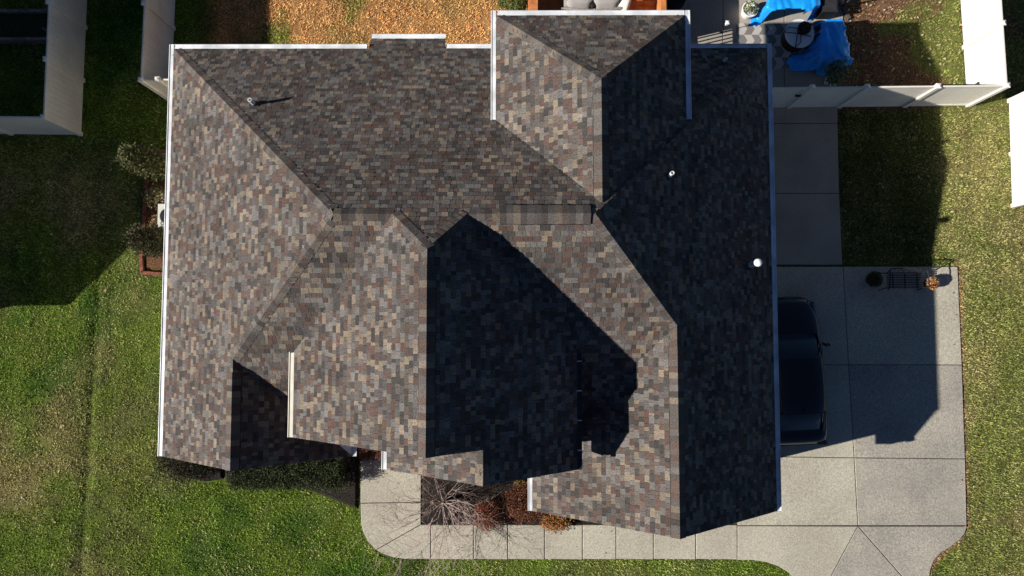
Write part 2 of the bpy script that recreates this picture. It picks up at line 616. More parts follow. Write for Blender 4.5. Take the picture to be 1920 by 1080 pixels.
# hips, ridges and their caps
V3 = lambda x, y, z: (x, y, z)
cap_row(house, V3(XW + .05, YN - .05, ZE + .04), V3(RX0, RY, RZ), PN, PW_, seed=1)
cap_row(house, V3(LGX, LYN, LGZ), V3(RX0, RY, RZ), PW_, PS, seed=2)
cap_row(house, V3(RX0, RY, RZ), V3(hx0, RY, RZ), PN, PS, seed=3, lift=.02)
cap_row(house, V3(hx0, RY, RZ), V3(CX, CY, CZ), PN, PCW, seed=4)
cap_row(house, V3(hx1, RY, RZ), V3(CX, CY, CZ), PN, PCE, seed=5)
vx0, vx1 = at(937, 404, RZ)[0], at(1106, 404, RZ)[0]
cap_row(house, V3(hx1 + .05, RY, RZ), V3(vx0, RY, RZ), PN, PS, seed=6)
cap_row(house, V3(vx0, RY, RZ), V3(vx1, RY, RZ), PN, PS, seed=7, lift=.06, vent=True, wing=.21)
cap_row(house, V3(GX, GYN, GZ), V3(RX1, RY, RZ), PE, PS, seed=8)
cap_row(house, V3(CX, CF, CZ), V3(CX, CY - .35, CZ), PCW, PCE, seed=9, lift=.036, vent=True, wing=.18)
cap_row(house, V3(CX, CY - .36, CZ), V3(CX, CY, CZ), PCW, PCE, seed=10)
cap_row(house, V3(NX, NF, NZ), V3(NX, CF, NZ), PNW, PCE, seed=11)
cap_row(house, V3(LGX, LGY, LGZ), V3(LGX, LYN - .35, LGZ), PW_, PLE, seed=12, lift=.036, vent=True, wing=.18)
cap_row(house, V3(GX, GF, GZ), V3(GX, GYN - .5, GZ), PGW, PE, seed=13, lift=.036, vent=True, wing=.18)
cap_row(house, V3(GX, GYN - .5, GZ), V3(GX, GYN, GZ), PGW, PE, seed=14)
cap_row(house, V3(BX, bv(BX, PBW), BZ), V3(BX, BRY - .35, BZ), PBW, PBE, seed=15, lift=.036, vent=True, wing=.18)
cap_row(house, V3(BX, BRY - .36, BZ), V3(BX, BRY, BZ), PBW, PBE, seed=16)
cap_row(house, V3(BW + .05, BN - .05, ZU + .04), V3(BX, BRY, BZ), PBW, PBN, seed=17)
cap_row(house, V3(BE - .05, BN - .05, ZU + .04), V3(BX, BRY, BZ), PBE, PBN, seed=18)
cap_row(house, V3(XE - .05, YN - .05, ZE + .04), V3(BE + .1, bv(BE + .1, PE), PE.z(BE + .1, 0)), PN, PE, seed=19)

# gutters
g_ = .01
gutter(house, (XW - g_, YN + .14), (XW - g_, LGY), (-1, 0), ZE)
gutter(house, (XE + g_, YN + .14), (XE + g_, GF), (1, 0), ZE)
gutter(house, (XW, YN + g_), (bx0 - .05, YN + g_), (0, 1), ZE)
gutter(house, (bx1 + .05, YN + g_), (BW - .16, YN + g_), (0, 1), ZE)
gutter(house, (bx0, by + g_), (bx1, by + g_), (0, 1), PN.z(0, by))
gutter(house, (BE + .16, YN + g_), (XE, YN + g_), (0, 1), ZE)
gutter(house, (BW - g_, BN + .14), (BW - g_, bv(BW, PBW)), (-1, 0), ZU)
gutter(house, (BE + g_, BN + .14), (BE + g_, bv(BE, PBE) - .05), (1, 0), ZU)
gutter(house, (BW, BN + g_), (BE, BN + g_), (0, 1), ZU)
gutter(house, (CW - g_, yv(ZU)), (CW - g_, CF), (-1, 0), ZU, m='cream_metal')
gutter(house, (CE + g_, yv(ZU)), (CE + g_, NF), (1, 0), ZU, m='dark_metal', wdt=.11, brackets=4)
gutter(house, (NW - g_, CF - .02), (NW - g_, NF), (-1, 0), ZU)
gutter(house, (GW - g_, -3.0), (GW - g_, GF), (-1, 0), ZE)
gutter(house, (LGE + g_, LGY + 2.0), (LGE + g_, LGY), (1, 0), ZE)


# rakes: barge boards and boxed eave returns along the front gables
def rake(x0, z0, x1, z1, x2, z2, y, ret=True):
    mb = MB()
    for (xa, za, xb, zb) in ((x0, z0, x1, z1), (x1, z1, x2, z2)):
        mb.add([(xa, y + .02, za - .012), (xb, y + .02, zb - .012), (xb, y + .02, zb - .22), (xa, y + .02, za - .22),
                (xa, y + .33, za - .012), (xb, y + .33, zb - .012), (xb, y + .33, zb - .22), (xa, y + .33, za - .22)],
               [(0, 1, 2, 3), (7, 6, 5, 4), (3, 2, 6, 7), (0, 4, 5, 1)])
    if ret:
        for x, s, z in ((x0, 1, z0), (x2, -1, z2)):
            k = abs((z1 - z) / (x1 - x))
            f = [(x + s * .02, z - .37), (x + s * .52, z - .37), (x + s * .52, z + .52 * k - .05), (x + s * .02, z + .02 * k - .05)]
            mb.add([(a, y + .03, c) for a, c in f] + [(a, y + .32, c) for a, c in f], [(0, 1, 2, 3), (7, 6, 5, 4), (0, 4, 5, 1), (1, 5, 6, 2), (2, 6, 7, 3), (3, 7, 4, 0)])
    return mb.build("barge_board", M['white_metal'], house)


rake(XW, ZE, LGX, LGZ, LGE, ZE, LGY)
rake(GW, ZE, GX, GZ, XE, ZE, GF)
rake(CW, ZU, CX, CZ, CE, ZU, CF, False)
rake(NW, ZU, NX, NZ, CE - .02, ZU, NF)


# walls under the eaves
def wall_block(poly, z1, m):
    mb = MB()
    mb.prism(poly, -.2, z1, top=False)
    return mb.build("wall", M[m], house)


def gable_wall(xa, xb, ya, yb, ze, pa, pb, xr, zr, m='brickwall'):
    """block with a pointed front, front at ya; runs back to yb"""
    mb = MB()
    d = .03
    za, zb = pa.z(xa, 0) - d, pb.z(xb, 0) - d
    f = [(xa, ya, -.2), (xb, ya, -.2), (xb, ya, zb), (xr, ya, zr - d - .03), (xa, ya, za)]
    b = [(x, yb, z) for x, y, z in f]
    mb.add(f + b, [(0, 1, 2, 3, 4), (1, 6, 7, 2), (5, 0, 4, 9), (9, 8, 7, 6, 5)])
    return mb.build("wall", M[m], house)


def brick_wall_mat():
    m = bpy.data.materials.new("brick_wall")
    m.use_nodes = True
    t = m.node_tree
    p = t.nodes["Principled BSDF"]
    tc = t.nodes.new("ShaderNodeTexCoord")
    sp = t.nodes.new("ShaderNodeSeparateXYZ")
    ad = t.nodes.new("ShaderNodeMath")
    cb = t.nodes.new("ShaderNodeCombineXYZ")
    br = t.nodes.new("ShaderNodeTexBrick")
    t.links.new(tc.outputs["Object"], sp.inputs[0])
    t.links.new(sp.outputs[0], ad.inputs[0])
    t.links.new(sp.outputs[1], ad.inputs[1])
    t.links.new(ad.outputs[0], cb.inputs[0])
    t.links.new(sp.outputs[2], cb.inputs[1])
    t.links.new(cb.outputs[0], br.inputs[0])
    br.inputs["Color1"].default_value = (.26, .10, .07, 1)
    br.inputs["Color2"].default_value = (.17, .07, .05, 1)
    br.inputs["Mortar"].default_value = (.4, .37, .33, 1)
    br.inputs["Scale"].default_value = 1
    br.inputs["Brick Width"].default_value = .21
    br.inputs["Row Height"].default_value = .075
    br.inputs["Mortar Size"].default_value = .008
    t.links.new(br.outputs[0], p.inputs["Base Color"])
    p.inputs["Roughness"].default_value = .9
    return m


M['brickwall'] = brick_wall_mat()
OV = .42
wall_block([(XW + OV, YN - OV), (XE - OV, YN - OV), (XE - OV, -2.2), (XW + OV, -2.2)], ZE - .13, 'siding')
gable_wall(XW + OV, LGE - OV, LGY + .34, -2.0, ZE, PW_, PLE, LGX, LGZ)
gable_wall(GW + OV, XE - OV, GF + .34, -2.0, ZE, PGW, PE, GX, GZ)
gable_wall(CW + OV, CE - .3, CF + .34, 1.0, ZU, PCW, PCE, CX, CZ)
gable_wall(NW + .3, CE - .3, NF + .34, CF + .3, ZU, PNW, PCE, NX, NZ)
wall_block([(BW + OV, BN - OV + .02), (BE - OV, BN - OV + .02), (BE - OV, 3.2), (BW + OV, 3.2)], ZU - .13, 'siding')
wall_block([(bx0 + .2, by - .12), (bx1 - .2, by - .12), (bx1 - .2, YN - 1), (bx0 + .2, YN - 1)], PN.z(0, by) - .1, 'siding')


def soffit(pts, z):
    mb = MB()
    mb.prism(pts, z - .02, z)
    return mb.build("soffit", M['white_metal'], house)


soffit([(XW + .01, YN - .01), (XW + .01, LGY + .35), (XW + OV + .03, LGY + .35), (XW + OV + .03, YN - .01)], ZE - .13)
soffit([(XE - .01, YN - .01), (XE - .01, GF + .35), (XE - OV - .03, GF + .35), (XE - OV - .03, YN - .01)], ZE - .132)
soffit([(XW + OV + .05, YN - .01), (XW + OV + .05, YN - OV - .03), (XE - OV - .05, YN - OV - .03), (XE - OV - .05, YN - .01)], ZE - .134)
soffit([(BW + .01, BN - .01), (BW + .01, bv(BW, PBW)), (BW + OV + .03, bv(BW, PBW)), (BW + OV + .03, BN - .01)], ZU - .13)
soffit([(BE - .01, BN - .01), (BE - .01, bv(BE, PBE)), (BE - OV - .03, bv(BE, PBE)), (BE - OV - .03, BN - .01)], ZU - .132)
soffit([(BW + OV + .05, BN - .01), (BW + OV + .05, BN - OV), (BE - OV - .05, BN - OV), (BE - OV - .05, BN - .01)], ZU - .134)
# windows and the garage doors on the hidden walls (seen only from the side)
for (x, y, w, h, z, ax) in ((XE - OV, 4.6, 1.0, 1.5, 1.6, 'x'), (XW + OV, 5.2, 1.0, 1.5, 1.6, 'w'), (XW + OV, -1.2, 1.0, 1.5, 1.6, 'w'),
                            (LGX, LGY + .34, 1.8, 1.6, 1.6, 's'), (GX, GF + .34, 1.8, 1.6, 1.6, 's'), (-.6, NF + .34, 1.4, 1.5, 1.6, 's')):
    fr, gl = MB(), MB()
    if ax == 's':
        fr.box((x, y - .03, z), (w + .16, .06, h + .16)); gl.box((x, y - .065, z), (w, .012, h))
    else:
        s = 1 if ax == 'x' else -1
        fr.box((x + s * .03, y, z), (.06, w + .16, h + .16)); gl.box((x + s * .065, y, z), (.012, w, h))
    wo = fr.build("window", M['white'], house)
    gl.build("pane", M['glass'], wo)
for y in (.9, -2.0):
    gd = MB()
    for k in range(4):
        gd.box((XE - OV + .025, y, .3 + k * .55), (.05, 2.5, .54))
    gd.build("garage_door", M['white'], house)


# pipes through the roof
def pipe(px0, py0, px1, py1, pl, r, m, cap=None):
    """px0,py0 = foot, px1,py1 = head in the photograph; the pipe is plumb, height from the shift of its head"""
    x, y = at(px0, py0, 5.5)
    for _ in range(12):
        x, y = at(px0, py0, pl.z(x, y))
    z0 = pl.z(x, y)
    best = min((abs(at(px1, py1, z)[0] - x) + abs(at(px1, py1, z)[1] - y), z) for z in np.arange(z0 + .15, z0 + .9, .01))
    z1 = best[1]
    mb = MB()
    mb.lathe([(r, -.1), (r, z1 - z0), (r * .8, z1 - z0), (r * .8, z1 - z0 - .1)], 14, (x, y, z0), cap=False)
    mb.lathe([(r * .8, z1 - z0 - .1), (.001, z1 - z0 - .1)], 14, (x, y, z0), cap=False)
    o = mb.build("vent_pipe", M[m], house, smooth=False)
    fl = MB()
    n = Vector(pl.n)
    c = Vector((x, y, z0)) + n * .022
    u = Vector((-pl.d[1], pl.d[0], 0))
    v = n.cross(u)
    q = [c + u * a + v * b for a, b in ((-.10, -.10), (.10, -.10), (.10, .10), (-.10, .10))]
    fl.add([p for p in q] + [p - n * .02 for p in q], [(0, 1, 2, 3), (0, 4, 5, 1), (1, 5, 6, 2), (2, 6, 7, 3), (3, 7, 4, 0)])
    fl.lathe([(r * 1.9, 0), (r * 1.35, .07), (r * 1.05, .11)], 14, (x, y, z0), cap=False)
    fl.build("flashing", M['lead'], o)
    if cap:
        cp = MB()
        cp.lathe([(r, 0), (cap * .8, .0), (cap, .03), (cap, .08), (cap * .75, .12), (.01, .14)], 20, (x, y, z1 - .04))
        cp.build("vent_cap", M['white'], o, smooth=True)
    return o


pipe(478, 196, 468, 182, PN, .05, 'white')
pipe(1254, 331, 1259, 324, PE, .045, 'white')
pipe(1356, 117, 1361, 110, PN, .045, 'white')
pipe(1405, 497, 1421, 491, PE, .075, 'white', cap=.10)

# ------------------------------------------------------------------ ground
BACK_Y = 7.4


EDGE = ats([(1795, 498), (1812, 986), (1799, 1012), (1764, 1036), (1744, 1068)])


def lawn_color(X, Y):
    n1, n2, n3 = fbm(X, Y, 3.2, 1), fbm(X, Y, 1.1, 4), fbm(X, Y, .35, 8, 2)
    green = np.array([.108, .158, .022])
    deep = np.array([.055, .110, .014])
    straw = np.array([.24, .20, .085])
    tan = np.array([.48, .262, .105])
    olive = np.array([.140, .155, .042])
    dirt = np.array([.175, .10, .058])
    ss = lambda a, b, v: np.clip((v - a) / (b - a), 0, 1) ** 2 * (3 - 2 * np.clip((v - a) / (b - a), 0, 1))
    mix = lambda a, b, t: a * (1 - t[..., None]) + b * t[..., None]
    c = np.zeros(X.shape + (3,)) + green
    c = mix(c, deep, ss(.4, .65, n2))
    far_left = ss(-11.6, -14.0, X)
    c = mix(c, straw, ss(.50 - .12 * 1, .80 - .12, n1 * .6 + n2 * .4) * (.40 + .45 * far_left) * ss(7, 4, Y))
    # right-hand lawn
    r = ss(12.6, 13.6, X) * ss(9.5, 7.2, Y)
    c = mix(c, olive, r)
    c = mix(c, straw, r * ss(.42, .66, n1 * .4 + n2 * .6) * .6)
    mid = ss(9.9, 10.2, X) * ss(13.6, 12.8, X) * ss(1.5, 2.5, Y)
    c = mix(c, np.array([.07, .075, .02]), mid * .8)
    # dormant back lawn
    b = ss(BACK_Y - .2, BACK_Y + .8, Y) * ss(-10.2, -9.2, X) * ss(6, 2, X)
    c = mix(c, tan, b * ss(.26, .46, n2 * .7 + n1 * .3) * .97)
    c = mix(c, olive, b * ss(.56, .70, n1) * .35)
    # bare earth and thin turf behind the right-hand fence
    b = ss(6.9, 7.1, Y) * ss(8, 9, X)
    c = mix(c, dirt, b)
    c = mix(c, olive, b * ss(.45, .62, n2 * .5 + n3 * .2 + .3 * ss(10.5, 14.5, X)))
    c = c * (.84 + .32 * vnoise(X * 1.0, Y * .09, .38, 55))[..., None]      # mower passes
    for (xa, ya), (xb, yb) in zip(EDGE[:-1], EDGE[1:]):      # clay showing along the driveway's right edge
        t = np.clip(((X - xa) * (xb - xa) + (Y - ya) * (yb - ya)) / ((xb - xa) ** 2 + (yb - ya) ** 2), 0, 1)
        dd = np.hypot(X - xa - t * (xb - xa), Y - ya - t * (yb - ya))
        c = mix(c, np.array([.26, .145, .085]), np.exp(-(dd / (.05 + .10 * n3)) ** 2) * .9)
    return c * (.8 + .4 * n3[..., None])


F0, F1_ = at(187, 470), at(150, 1090)


def lawn_z(X, Y):
    dx, dy = F1_[0] - F0[0], F1_[1] - F0[1]
    L = math.hypot(dx, dy)
    s = ((X - F0[0]) * dx + (Y - F0[1]) * dy) / L
    d = np.abs((X - F0[0]) * dy - (Y - F0[1]) * dx) / L
    wob = .05 * np.sin(s * 1.7) + .03 * np.sin(s * 4.1)
    dip = np.exp(-((d + wob) / .13) ** 2) * np.clip((s + 1.5) / 1.2, 0, 1) * np.clip(1.25 - .12 * np.abs(s - 4.5) * 1.0, .35, 1)
    return -.012 + .05 * (fbm(X, Y, .9, 21) - .5) - .075 * dip


gx = np.arange(-21, 21.01, .12)
gy = np.arange(-12, 14.01, .12)
GXX, GYY = np.meshgrid(gx, gy)
Z = lawn_z(GXX, GYY)
edge = (GXX <= gx[0]) | (GXX >= gx[-1] - 1e-6) | (GYY <= gy[0]) | (GYY >= gy[-1] - 1e-6)
Z[edge] = 0
V = np.stack([GXX.ravel(), GYY.ravel(), Z.ravel()], 1)
nx, ny = len(gx), len(gy)
I = np.arange(nx * ny).reshape(ny, nx)
Fq = np.stack([I[:-1, :-1].ravel(), I[:-1, 1:].ravel(), I[1:, 1:].ravel(), I[1:, :-1].ravel()], 1)
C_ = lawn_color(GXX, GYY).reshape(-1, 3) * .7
x0, x1, y0, y1, B = gx[0], gx[-1], gy[0], gy[-1], 700.0
OV_ = np.array([(-B, -B, 0), (B, -B, 0), (B, B, 0), (-B, B, 0), (x0, y0, 0), (x1, y0, 0), (x1, y1, 0), (x0, y1, 0)], float)
OF = np.array([(0, 1, 5, 4), (1, 2, 6, 5), (2, 3, 7, 6), (3, 0, 4, 7)]) + len(V)
lawn = np_mesh("lawn", np.vstack([V, OV_]), np.vstack([Fq, OF]), M['lawn'], np.vstack([C_, np.tile([[.06, .08, .02]], (8, 1))]))
tag(lawn, kind='structure')


# ------------------------------------------------------------------ paving: slabs with open joints over a dark bed
def shrink(poly, d):
    if area2(poly) < 0:
        poly = poly[::-1]
    n = len(poly)
    out = []
    for i in range(n):
        p, c, q = Vector(poly[i - 1]), Vector(poly[i]), Vector(poly[(i + 1) % n])
        a, b = (c - p).normalized(), (q - c).normalized()
        na, nb = Vector((-a.y, a.x)), Vector((-b.y, b.x))
        m = (na + nb)
        m = m / max(.35, m.dot(na))
        out.append((c.x + m.x * d, c.y + m.y * d))
    return out


SLAB_POLYS = []


def slabs(name, polys, mats, z=.035, gap=.010, mi=None):
    mb = MB()
    for i, p in enumerate(polys):
        w = ats(p)
        SLAB_POLYS.append(w)
        rz = random.Random(i).uniform(-.003, .003)
        q = shrink(w, gap)
        q2 = shrink(w, gap + .012)
        if area2(w) < 0:
            w = w[::-1]
        n = len(q)
        vs = [(x, y, -.1) for x, y in q] + [(x, y, z + rz - .01) for x, y in q] + [(x, y, z + rz) for x, y in q2]
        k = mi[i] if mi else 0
        mb.add(vs, [(j, (j + 1) % n, n + (j + 1) % n, n + j) for j in range(n)] + [(n + j, n + (j + 1) % n, 2 * n + (j + 1) % n, 2 * n + j) for j in range(n)] + [tuple(range(2 * n, 3 * n))], k)
        mb.poly([(x, y, -.004 + .02) for x, y in w], len(mats) - 1)
    o = mb.build(name, mats, None)
    return tag(o, kind='structure')


drive = [
    [(1385, 500), (1580, 500), (1590, 684), (1385, 684)], [(1580, 500), (1795, 500), (1803, 684), (1590, 684)],
    [(1385, 684), (1590, 684), (1601, 858), (1385, 855)], [(1590, 684), (1803, 684), (1809, 860), (1601, 858)],
    [(1385, 855), (1601, 858), (1608, 985), (1382, 985)], [(1601, 858), (1809, 860), (1812, 985), (1608, 985)],
    [(1382, 985), (1608, 986), (1541, 1110), (1500, 1110), (1492, 1090), (1479, 1074), (1460, 1062), (1437, 1054), (1410, 1050), (1382, 1050)],
    [(1608, 986), (1717, 1110), (1541, 1110)],
    [(1608, 986), (1812, 986), (1809, 999), (1799, 1012), (1783, 1024), (1764, 1036), (1751, 1050), (1744, 1068), (1741, 1090), (1741, 1110), (1717, 1110)],
]
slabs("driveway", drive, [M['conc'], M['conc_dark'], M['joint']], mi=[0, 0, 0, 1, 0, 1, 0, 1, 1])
slabs("side_path", [[(1385, 165), (1570, 165), (1570, 232), (1385, 232)], [(1385, 232), (1570, 232), (1573, 363), (1385, 363)], [(1385, 363), (1573, 363), (1579, 497), (1385, 497)]],
      [M['conc_patio'], M['joint']])
slabs("patio", [[(1250, -60), (1355, -60), (1355, 120), (1250, 120)], [(1355, -60), (1470, -60), (1470, 164), (1355, 164)], [(1470, -60), (1590, -60), (1578, 60), (1568, 164), (1470, 164)]],
      [M['conc_patio'], M['joint']])
walk = [[(676, 840), (791, 840), (790, 941), (676, 943)],
        [(676, 943), (790, 941), (790, 983), (705, 1031), (690, 1015), (681, 998), (677, 982)],
        [(790, 983), (808, 983), (808, 1048), (762, 1048), (738, 1045), (720, 1039), (705, 1031)]]
js = [808, 888, 952, 1021, 1092, 1155, 1225, 1304, 1382]
for a, b in zip(js[:-1], js[1:]):
    walk.append([(a, 983), (b, 983.5), (b, 1049), (a, 1048)])
slabs("front_walk", walk, [M['conc'], M['joint']], gap=.011)


def bed(name, pts, m, z=.03):
    """slightly mounded planting bed"""
    w = ats(pts)
    SLAB_POLYS.append(w)
    if area2(w) < 0:
        w = w[::-1]
    mb = MB()
    q = shrink(w, .12)
    n = len(w)
    mb.add([(x, y, -.05) for x, y in w] + [(x, y, z + .04) for x, y in q], [(i, (i + 1) % n, n + (i + 1) % n, n + i) for i in range(n)] + [tuple(range(n, 2 * n))])
    o = mb.build(name, M[m], None)
    return tag(o, kind='structure')


bed("mulch_bed", [(788, 840), (1240, 840), (1240, 985), (788, 985)], 'mulch')
bed("mulch_bed", [(420, 820), (674, 820), (674, 958), (648, 948), (610, 932), (560, 916), (500, 912), (440, 912), (420, 905)], 'mulch')
bed("mulch_bed", [(306, 840), (422, 830), (422, 900), (385, 906), (340, 896), (310, 874)], 'mulch')
bed("planting_bed", [(272, 286), (380, 286), (380, 508), (270, 508), (270, 420)], 'redmulch')

# ------------------------------------------------------------------ grass
SLAB_POLYS.append(ats([(1380, 490), (1794, 499), (1812, 990), (1380, 1000)]))
SLAB_POLYS.append(ats([(680, 860), (790, 860), (790, 980), (1390, 980), (1390, 1046), (760, 1046), (700, 1025), (680, 990)]))
SLAB_POLYS.append(ats([(785, 840), (1390, 840), (1390, 990), (785, 990)]))
HOUSE_POLYS = [[(XW + .4, YN - .4), (XE - .4, YN - .4), (XE - .4, GF + .4), (GW, GF + .4), (GW, -2.8), (LGE, -2.8), (LGE, LGY + .4), (XW + .4, LGY + .4)],
               [(bx0, by), (bx1, by), (bx1, 7), (bx0, 7)]]
rng = np.random.default_rng(3)
N = 900000
GX_ = rng.uniform(-17.6, 17.4, N)
GY_ = rng.uniform(-9.2, 11.2, N)
keep = np.ones(N, bool)
for p in HOUSE_POLYS + SLAB_POLYS:
    keep &= ~inside(GX_, GY_, p)
dens = np.where((GX_ > 8.5) & (GY_ > 7.0), .45, 1.0) * np.where((GX_ > -9.6) & (GX_ < 8) & (GY_ > 7.2), .95, 1)
clump = fbm(GX_, GY_, .25, 31, 2)
keep &= rng.random(N) < dens * (.35 + 1.1 * clump)
GX_, GY_, clump = GX_[keep], GY_[keep], clump[keep]
n = len(GX_)
gz = lawn_z(GX_, GY_)
ang = rng.uniform(0, 2 * np.pi, n)
hgt = rng.uniform(.02, .065, n) * (.45 + 1.1 * clump)
lean = rng.uniform(.3, 1.6, n) * hgt
wd = rng.uniform(.006, .016, n)
ca, sa = np.cos(ang), np.sin(ang)
b0 = np.stack([GX_ - sa * wd, GY_ + ca * wd, gz], 1)
b1 = np.stack([GX_ + sa * wd, GY_ - ca * wd, gz], 1)
tp = np.stack([GX_ + ca * lean, GY_ + sa * lean, gz + hgt], 1)
V = np.stack([b0, b1, tp], 1).reshape(-1, 3)
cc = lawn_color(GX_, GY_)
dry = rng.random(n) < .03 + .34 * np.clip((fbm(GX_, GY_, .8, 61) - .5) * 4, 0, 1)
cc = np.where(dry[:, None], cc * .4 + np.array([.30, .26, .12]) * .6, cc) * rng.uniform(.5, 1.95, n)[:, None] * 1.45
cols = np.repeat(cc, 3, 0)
grass = np_mesh("grass", V, np.arange(3 * n).reshape(-1, 3), M['blade'], cols)
tag(grass, "short autumn turf, green in front and straw brown behind the house", "grass", kind='stuff')

# fallen leaves
rng = np.random.default_rng(5)


def leaf_scatter(name, spots, label):
    Vs, Cs = [], []
    pal = np.array([(.42, .30, .17), (.30, .17, .08), (.52, .44, .32), (.22, .12, .07), (.36, .20, .09)])
    for (x0, x1, y0, y1, k, sz) in spots:
        x, y = rng.uniform(x0, x1, k), rng.uniform(y0, y1, k)
        ok = np.ones(k, bool)
        for p in HOUSE_POLYS:
            ok &= ~inside(x, y, p)
        x, y = x[ok], y[ok]
        k = len(x)
        a = rng.uniform(0, 6.28, k)
        s = sz * rng.uniform(.5, 1.2, k)
        c, d = np.cos(a) * s, np.sin(a) * s
        z = .045 + rng.uniform(0, .02, k)
        q = np.stack([np.stack([x + c, y + d, z + s * rng.uniform(0, .5, k)], 1), np.stack([x - d * .6, y + c * .6, z], 1),
                      np.stack([x - c, y - d, z + s * rng.uniform(0, .6, k)], 1), np.stack([x + d * .6, y - c * .6, z], 1)], 1)
        Vs.append(q.reshape(-1, 3))
        Cs.append(np.repeat(pal[rng.integers(0, 5, k)], 4, 0))
    V, C = np.vstack(Vs), np.vstack(Cs)
    o = np_mesh(name, V, np.arange(len(V)).reshape(-1, 4), M['leafy'], C)
    return tag(o, label, "leaves", kind='stuff')


leaf_scatter("fallen_leaves", [(9.5, 14.5, 7.2, 10.8, 330, .045), (10.2, 14.2, 2.2, 7.0, 130, .04), (13.6, 16, -8, 7, 150, .04), (-16, -9.5, -8, 9, 45, .055),
                               (-9, 0, 7.8, 10.5, 120, .03), (-9, 4, -8.5, -4, 25, .04), (14.05, 14.35, -6, 2, 90, .03), (-5, 3, -7, -4.2, 30, .02), (7, 14, -6.5, 2, 30, .02)],
             "dry curled leaves lying about the lawns and paving")


# ------------------------------------------------------------------ fences
def fence(name, pts, posts, label=None, m='vinyl', h=1.83, cap_m=None, group=None, gate=None, start=None):
    """privacy fence along A-B: posts at the given distances along the line, board panels between"""
    A, Bp = Vector(pts[0]), Vector(pts[1])
    d = (Bp - A)
    L = d.length
    d.normalize()
    rz = math.atan2(d.y, d.x)
    t = thing(name, label, "fence", (A.x, A.y, 0), group=group)
    P = lambda s: (A.x + d.x * s, A.y + d.y * s)
    for s in posts:
        mb = MB()
        x, y = P(s)
        mb.box((x, y, h / 2 + .02), (.127, .127, h + .04), rz)
        po = mb.build("post", M[m], t)
        cp = MB()
        q = [(-.075, -.075), (.075, -.075), (.075, .075), (-.075, .075)]
        R = Matrix.Rotation(rz, 2)
        w = [R @ Vector(c) for c in q]
        z = h + .04
        cp.add([(x + c.x, y + c.y, z) for c in w] + [(x + c.x, y + c.y, z + .03) for c in w] + [(x, y, z + .075)],
               [(0, 1, 5, 4), (1, 2, 6, 5), (2, 3, 7, 6), (3, 0, 4, 7), (4, 5, 8), (5, 6, 8), (6, 7, 8), (7, 4, 8), (3, 2, 1, 0)])
        cp.build("post_cap", M[cap_m or m], po)
    ps = sorted(posts + ([start] if start is not None else []))
    for a, b in zip(ps[:-1], ps[1:]):
        isg = gate is not None and gate[0] - .01 <= a < gate[1]
        mb = MB()
        a2, b2 = a + .065, b - (.12 if isg else .065)
        k = max(2, int((b2 - a2) / .15))
        w = (b2 - a2) / k
        for i in range(k):
            x, y = P(a2 + (i + .5) * w)
            mb.box((x, y, h / 2 + .03), (w - .006, .022, h - .2), rz)
        xm, ym = P((a2 + b2) / 2)
        for zz, hh in ((h - .05, .14), (.1, .14)):
            mb.box((xm, ym, zz), (b2 - a2, .045, hh), rz)
        if isg:
            for s in (a2 + .04, b2 - .04):
                x, y = P(s)
                mb.box((x, y, h / 2 + .02), (.08, .05, h - .3), rz)
        o = mb.build("gate" if isg else "fence_panel", M[m], t)
        if isg:
            hb = MB()
            x, y = P(b2 - .06)
            nx_, ny_ = d.y, -d.x
            hb.box((x + nx_ * .05, y + ny_ * .05, 1.25), (.16, .05, .06), rz)
            hb.build("latch", M['iron'], o)
    return t


c1 = Vector(at(152, 252))
up1 = Vector(at(163, 0))
dv = (up1 - c1).normalized()
fence("privacy_fence", (c1, c1 + dv * 9.2), [0.0, 1.73, 3.46, 5.2, 6.95, 8.7], "tall cream vinyl fence running up the left edge in shade", m='bounce_vinyl', cap_m='vinyl', group="vinyl privacy fences")
fence("privacy_fence", (c1, c1 + Vector((-4.0, .05))), [2.2, 3.95], start=0.0, label="pale blue-white vinyl fence return facing the front lawn at the left edge", group="vinyl privacy fences")
c2 = Vector(at(265, 150, 1.83))
u2 = Vector(at(272, 0, 1.83))
dv = (u2 - c2).normalized()
fence("privacy_fence", (c2, c2 + dv * 7.2), [0.0, 2.3, 4.65, 7.0], "cream vinyl fence enclosing the back lawn, beside the house's left rear corner", m='bounce_vinyl', cap_m='vinyl', group="vinyl privacy fences")
fence("privacy_fence", (c2, (XW + OV - .03, c2.y + .02)), [.5, XW + OV - .1 - c2.x], start=0.0, label="short fence return with a gate tucked under the left eave", m='bounce_vinyl', cap_m='vinyl', group="vinyl privacy fences", gate=(.5, 2))
c3 = Vector(at(1887, 161, 1.83))
q0 = Vector(at(1380, 166, 1.83))
dl = (c3 - q0).length
f3 = lambda px: (Vector(at(px, 165, 1.83)) - q0).length
fence("privacy_fence", (q0, c3), [0.06, f3(1522), f3(1625), f3(1758), dl], "white vinyl fence with gate crossing behind the side path", group="vinyl privacy fences", gate=(0.05, f3(1520)))
u4 = Vector(at(1876, 0, 1.83))
dv = (u4 - c3).normalized()
fence("privacy_fence", (c3, c3 + dv * 6.8), [(Vector(at(1883, 44, 1.83)) - c3).length, 4.2, 6.7], start=0.0, label="bright sunlit cream vinyl fence along the right side of the back yard", group="vinyl privacy fences")
a5, b5 = Vector(at(1892, 190)), Vector(at(1898, 386))
L5 = (a5 - b5).length
fence("privacy_fence", (b5, a5), [0, L5 * .49, L5], "bright sunlit neighbour's fence cut by the right edge of the picture", group="vinyl privacy fences")

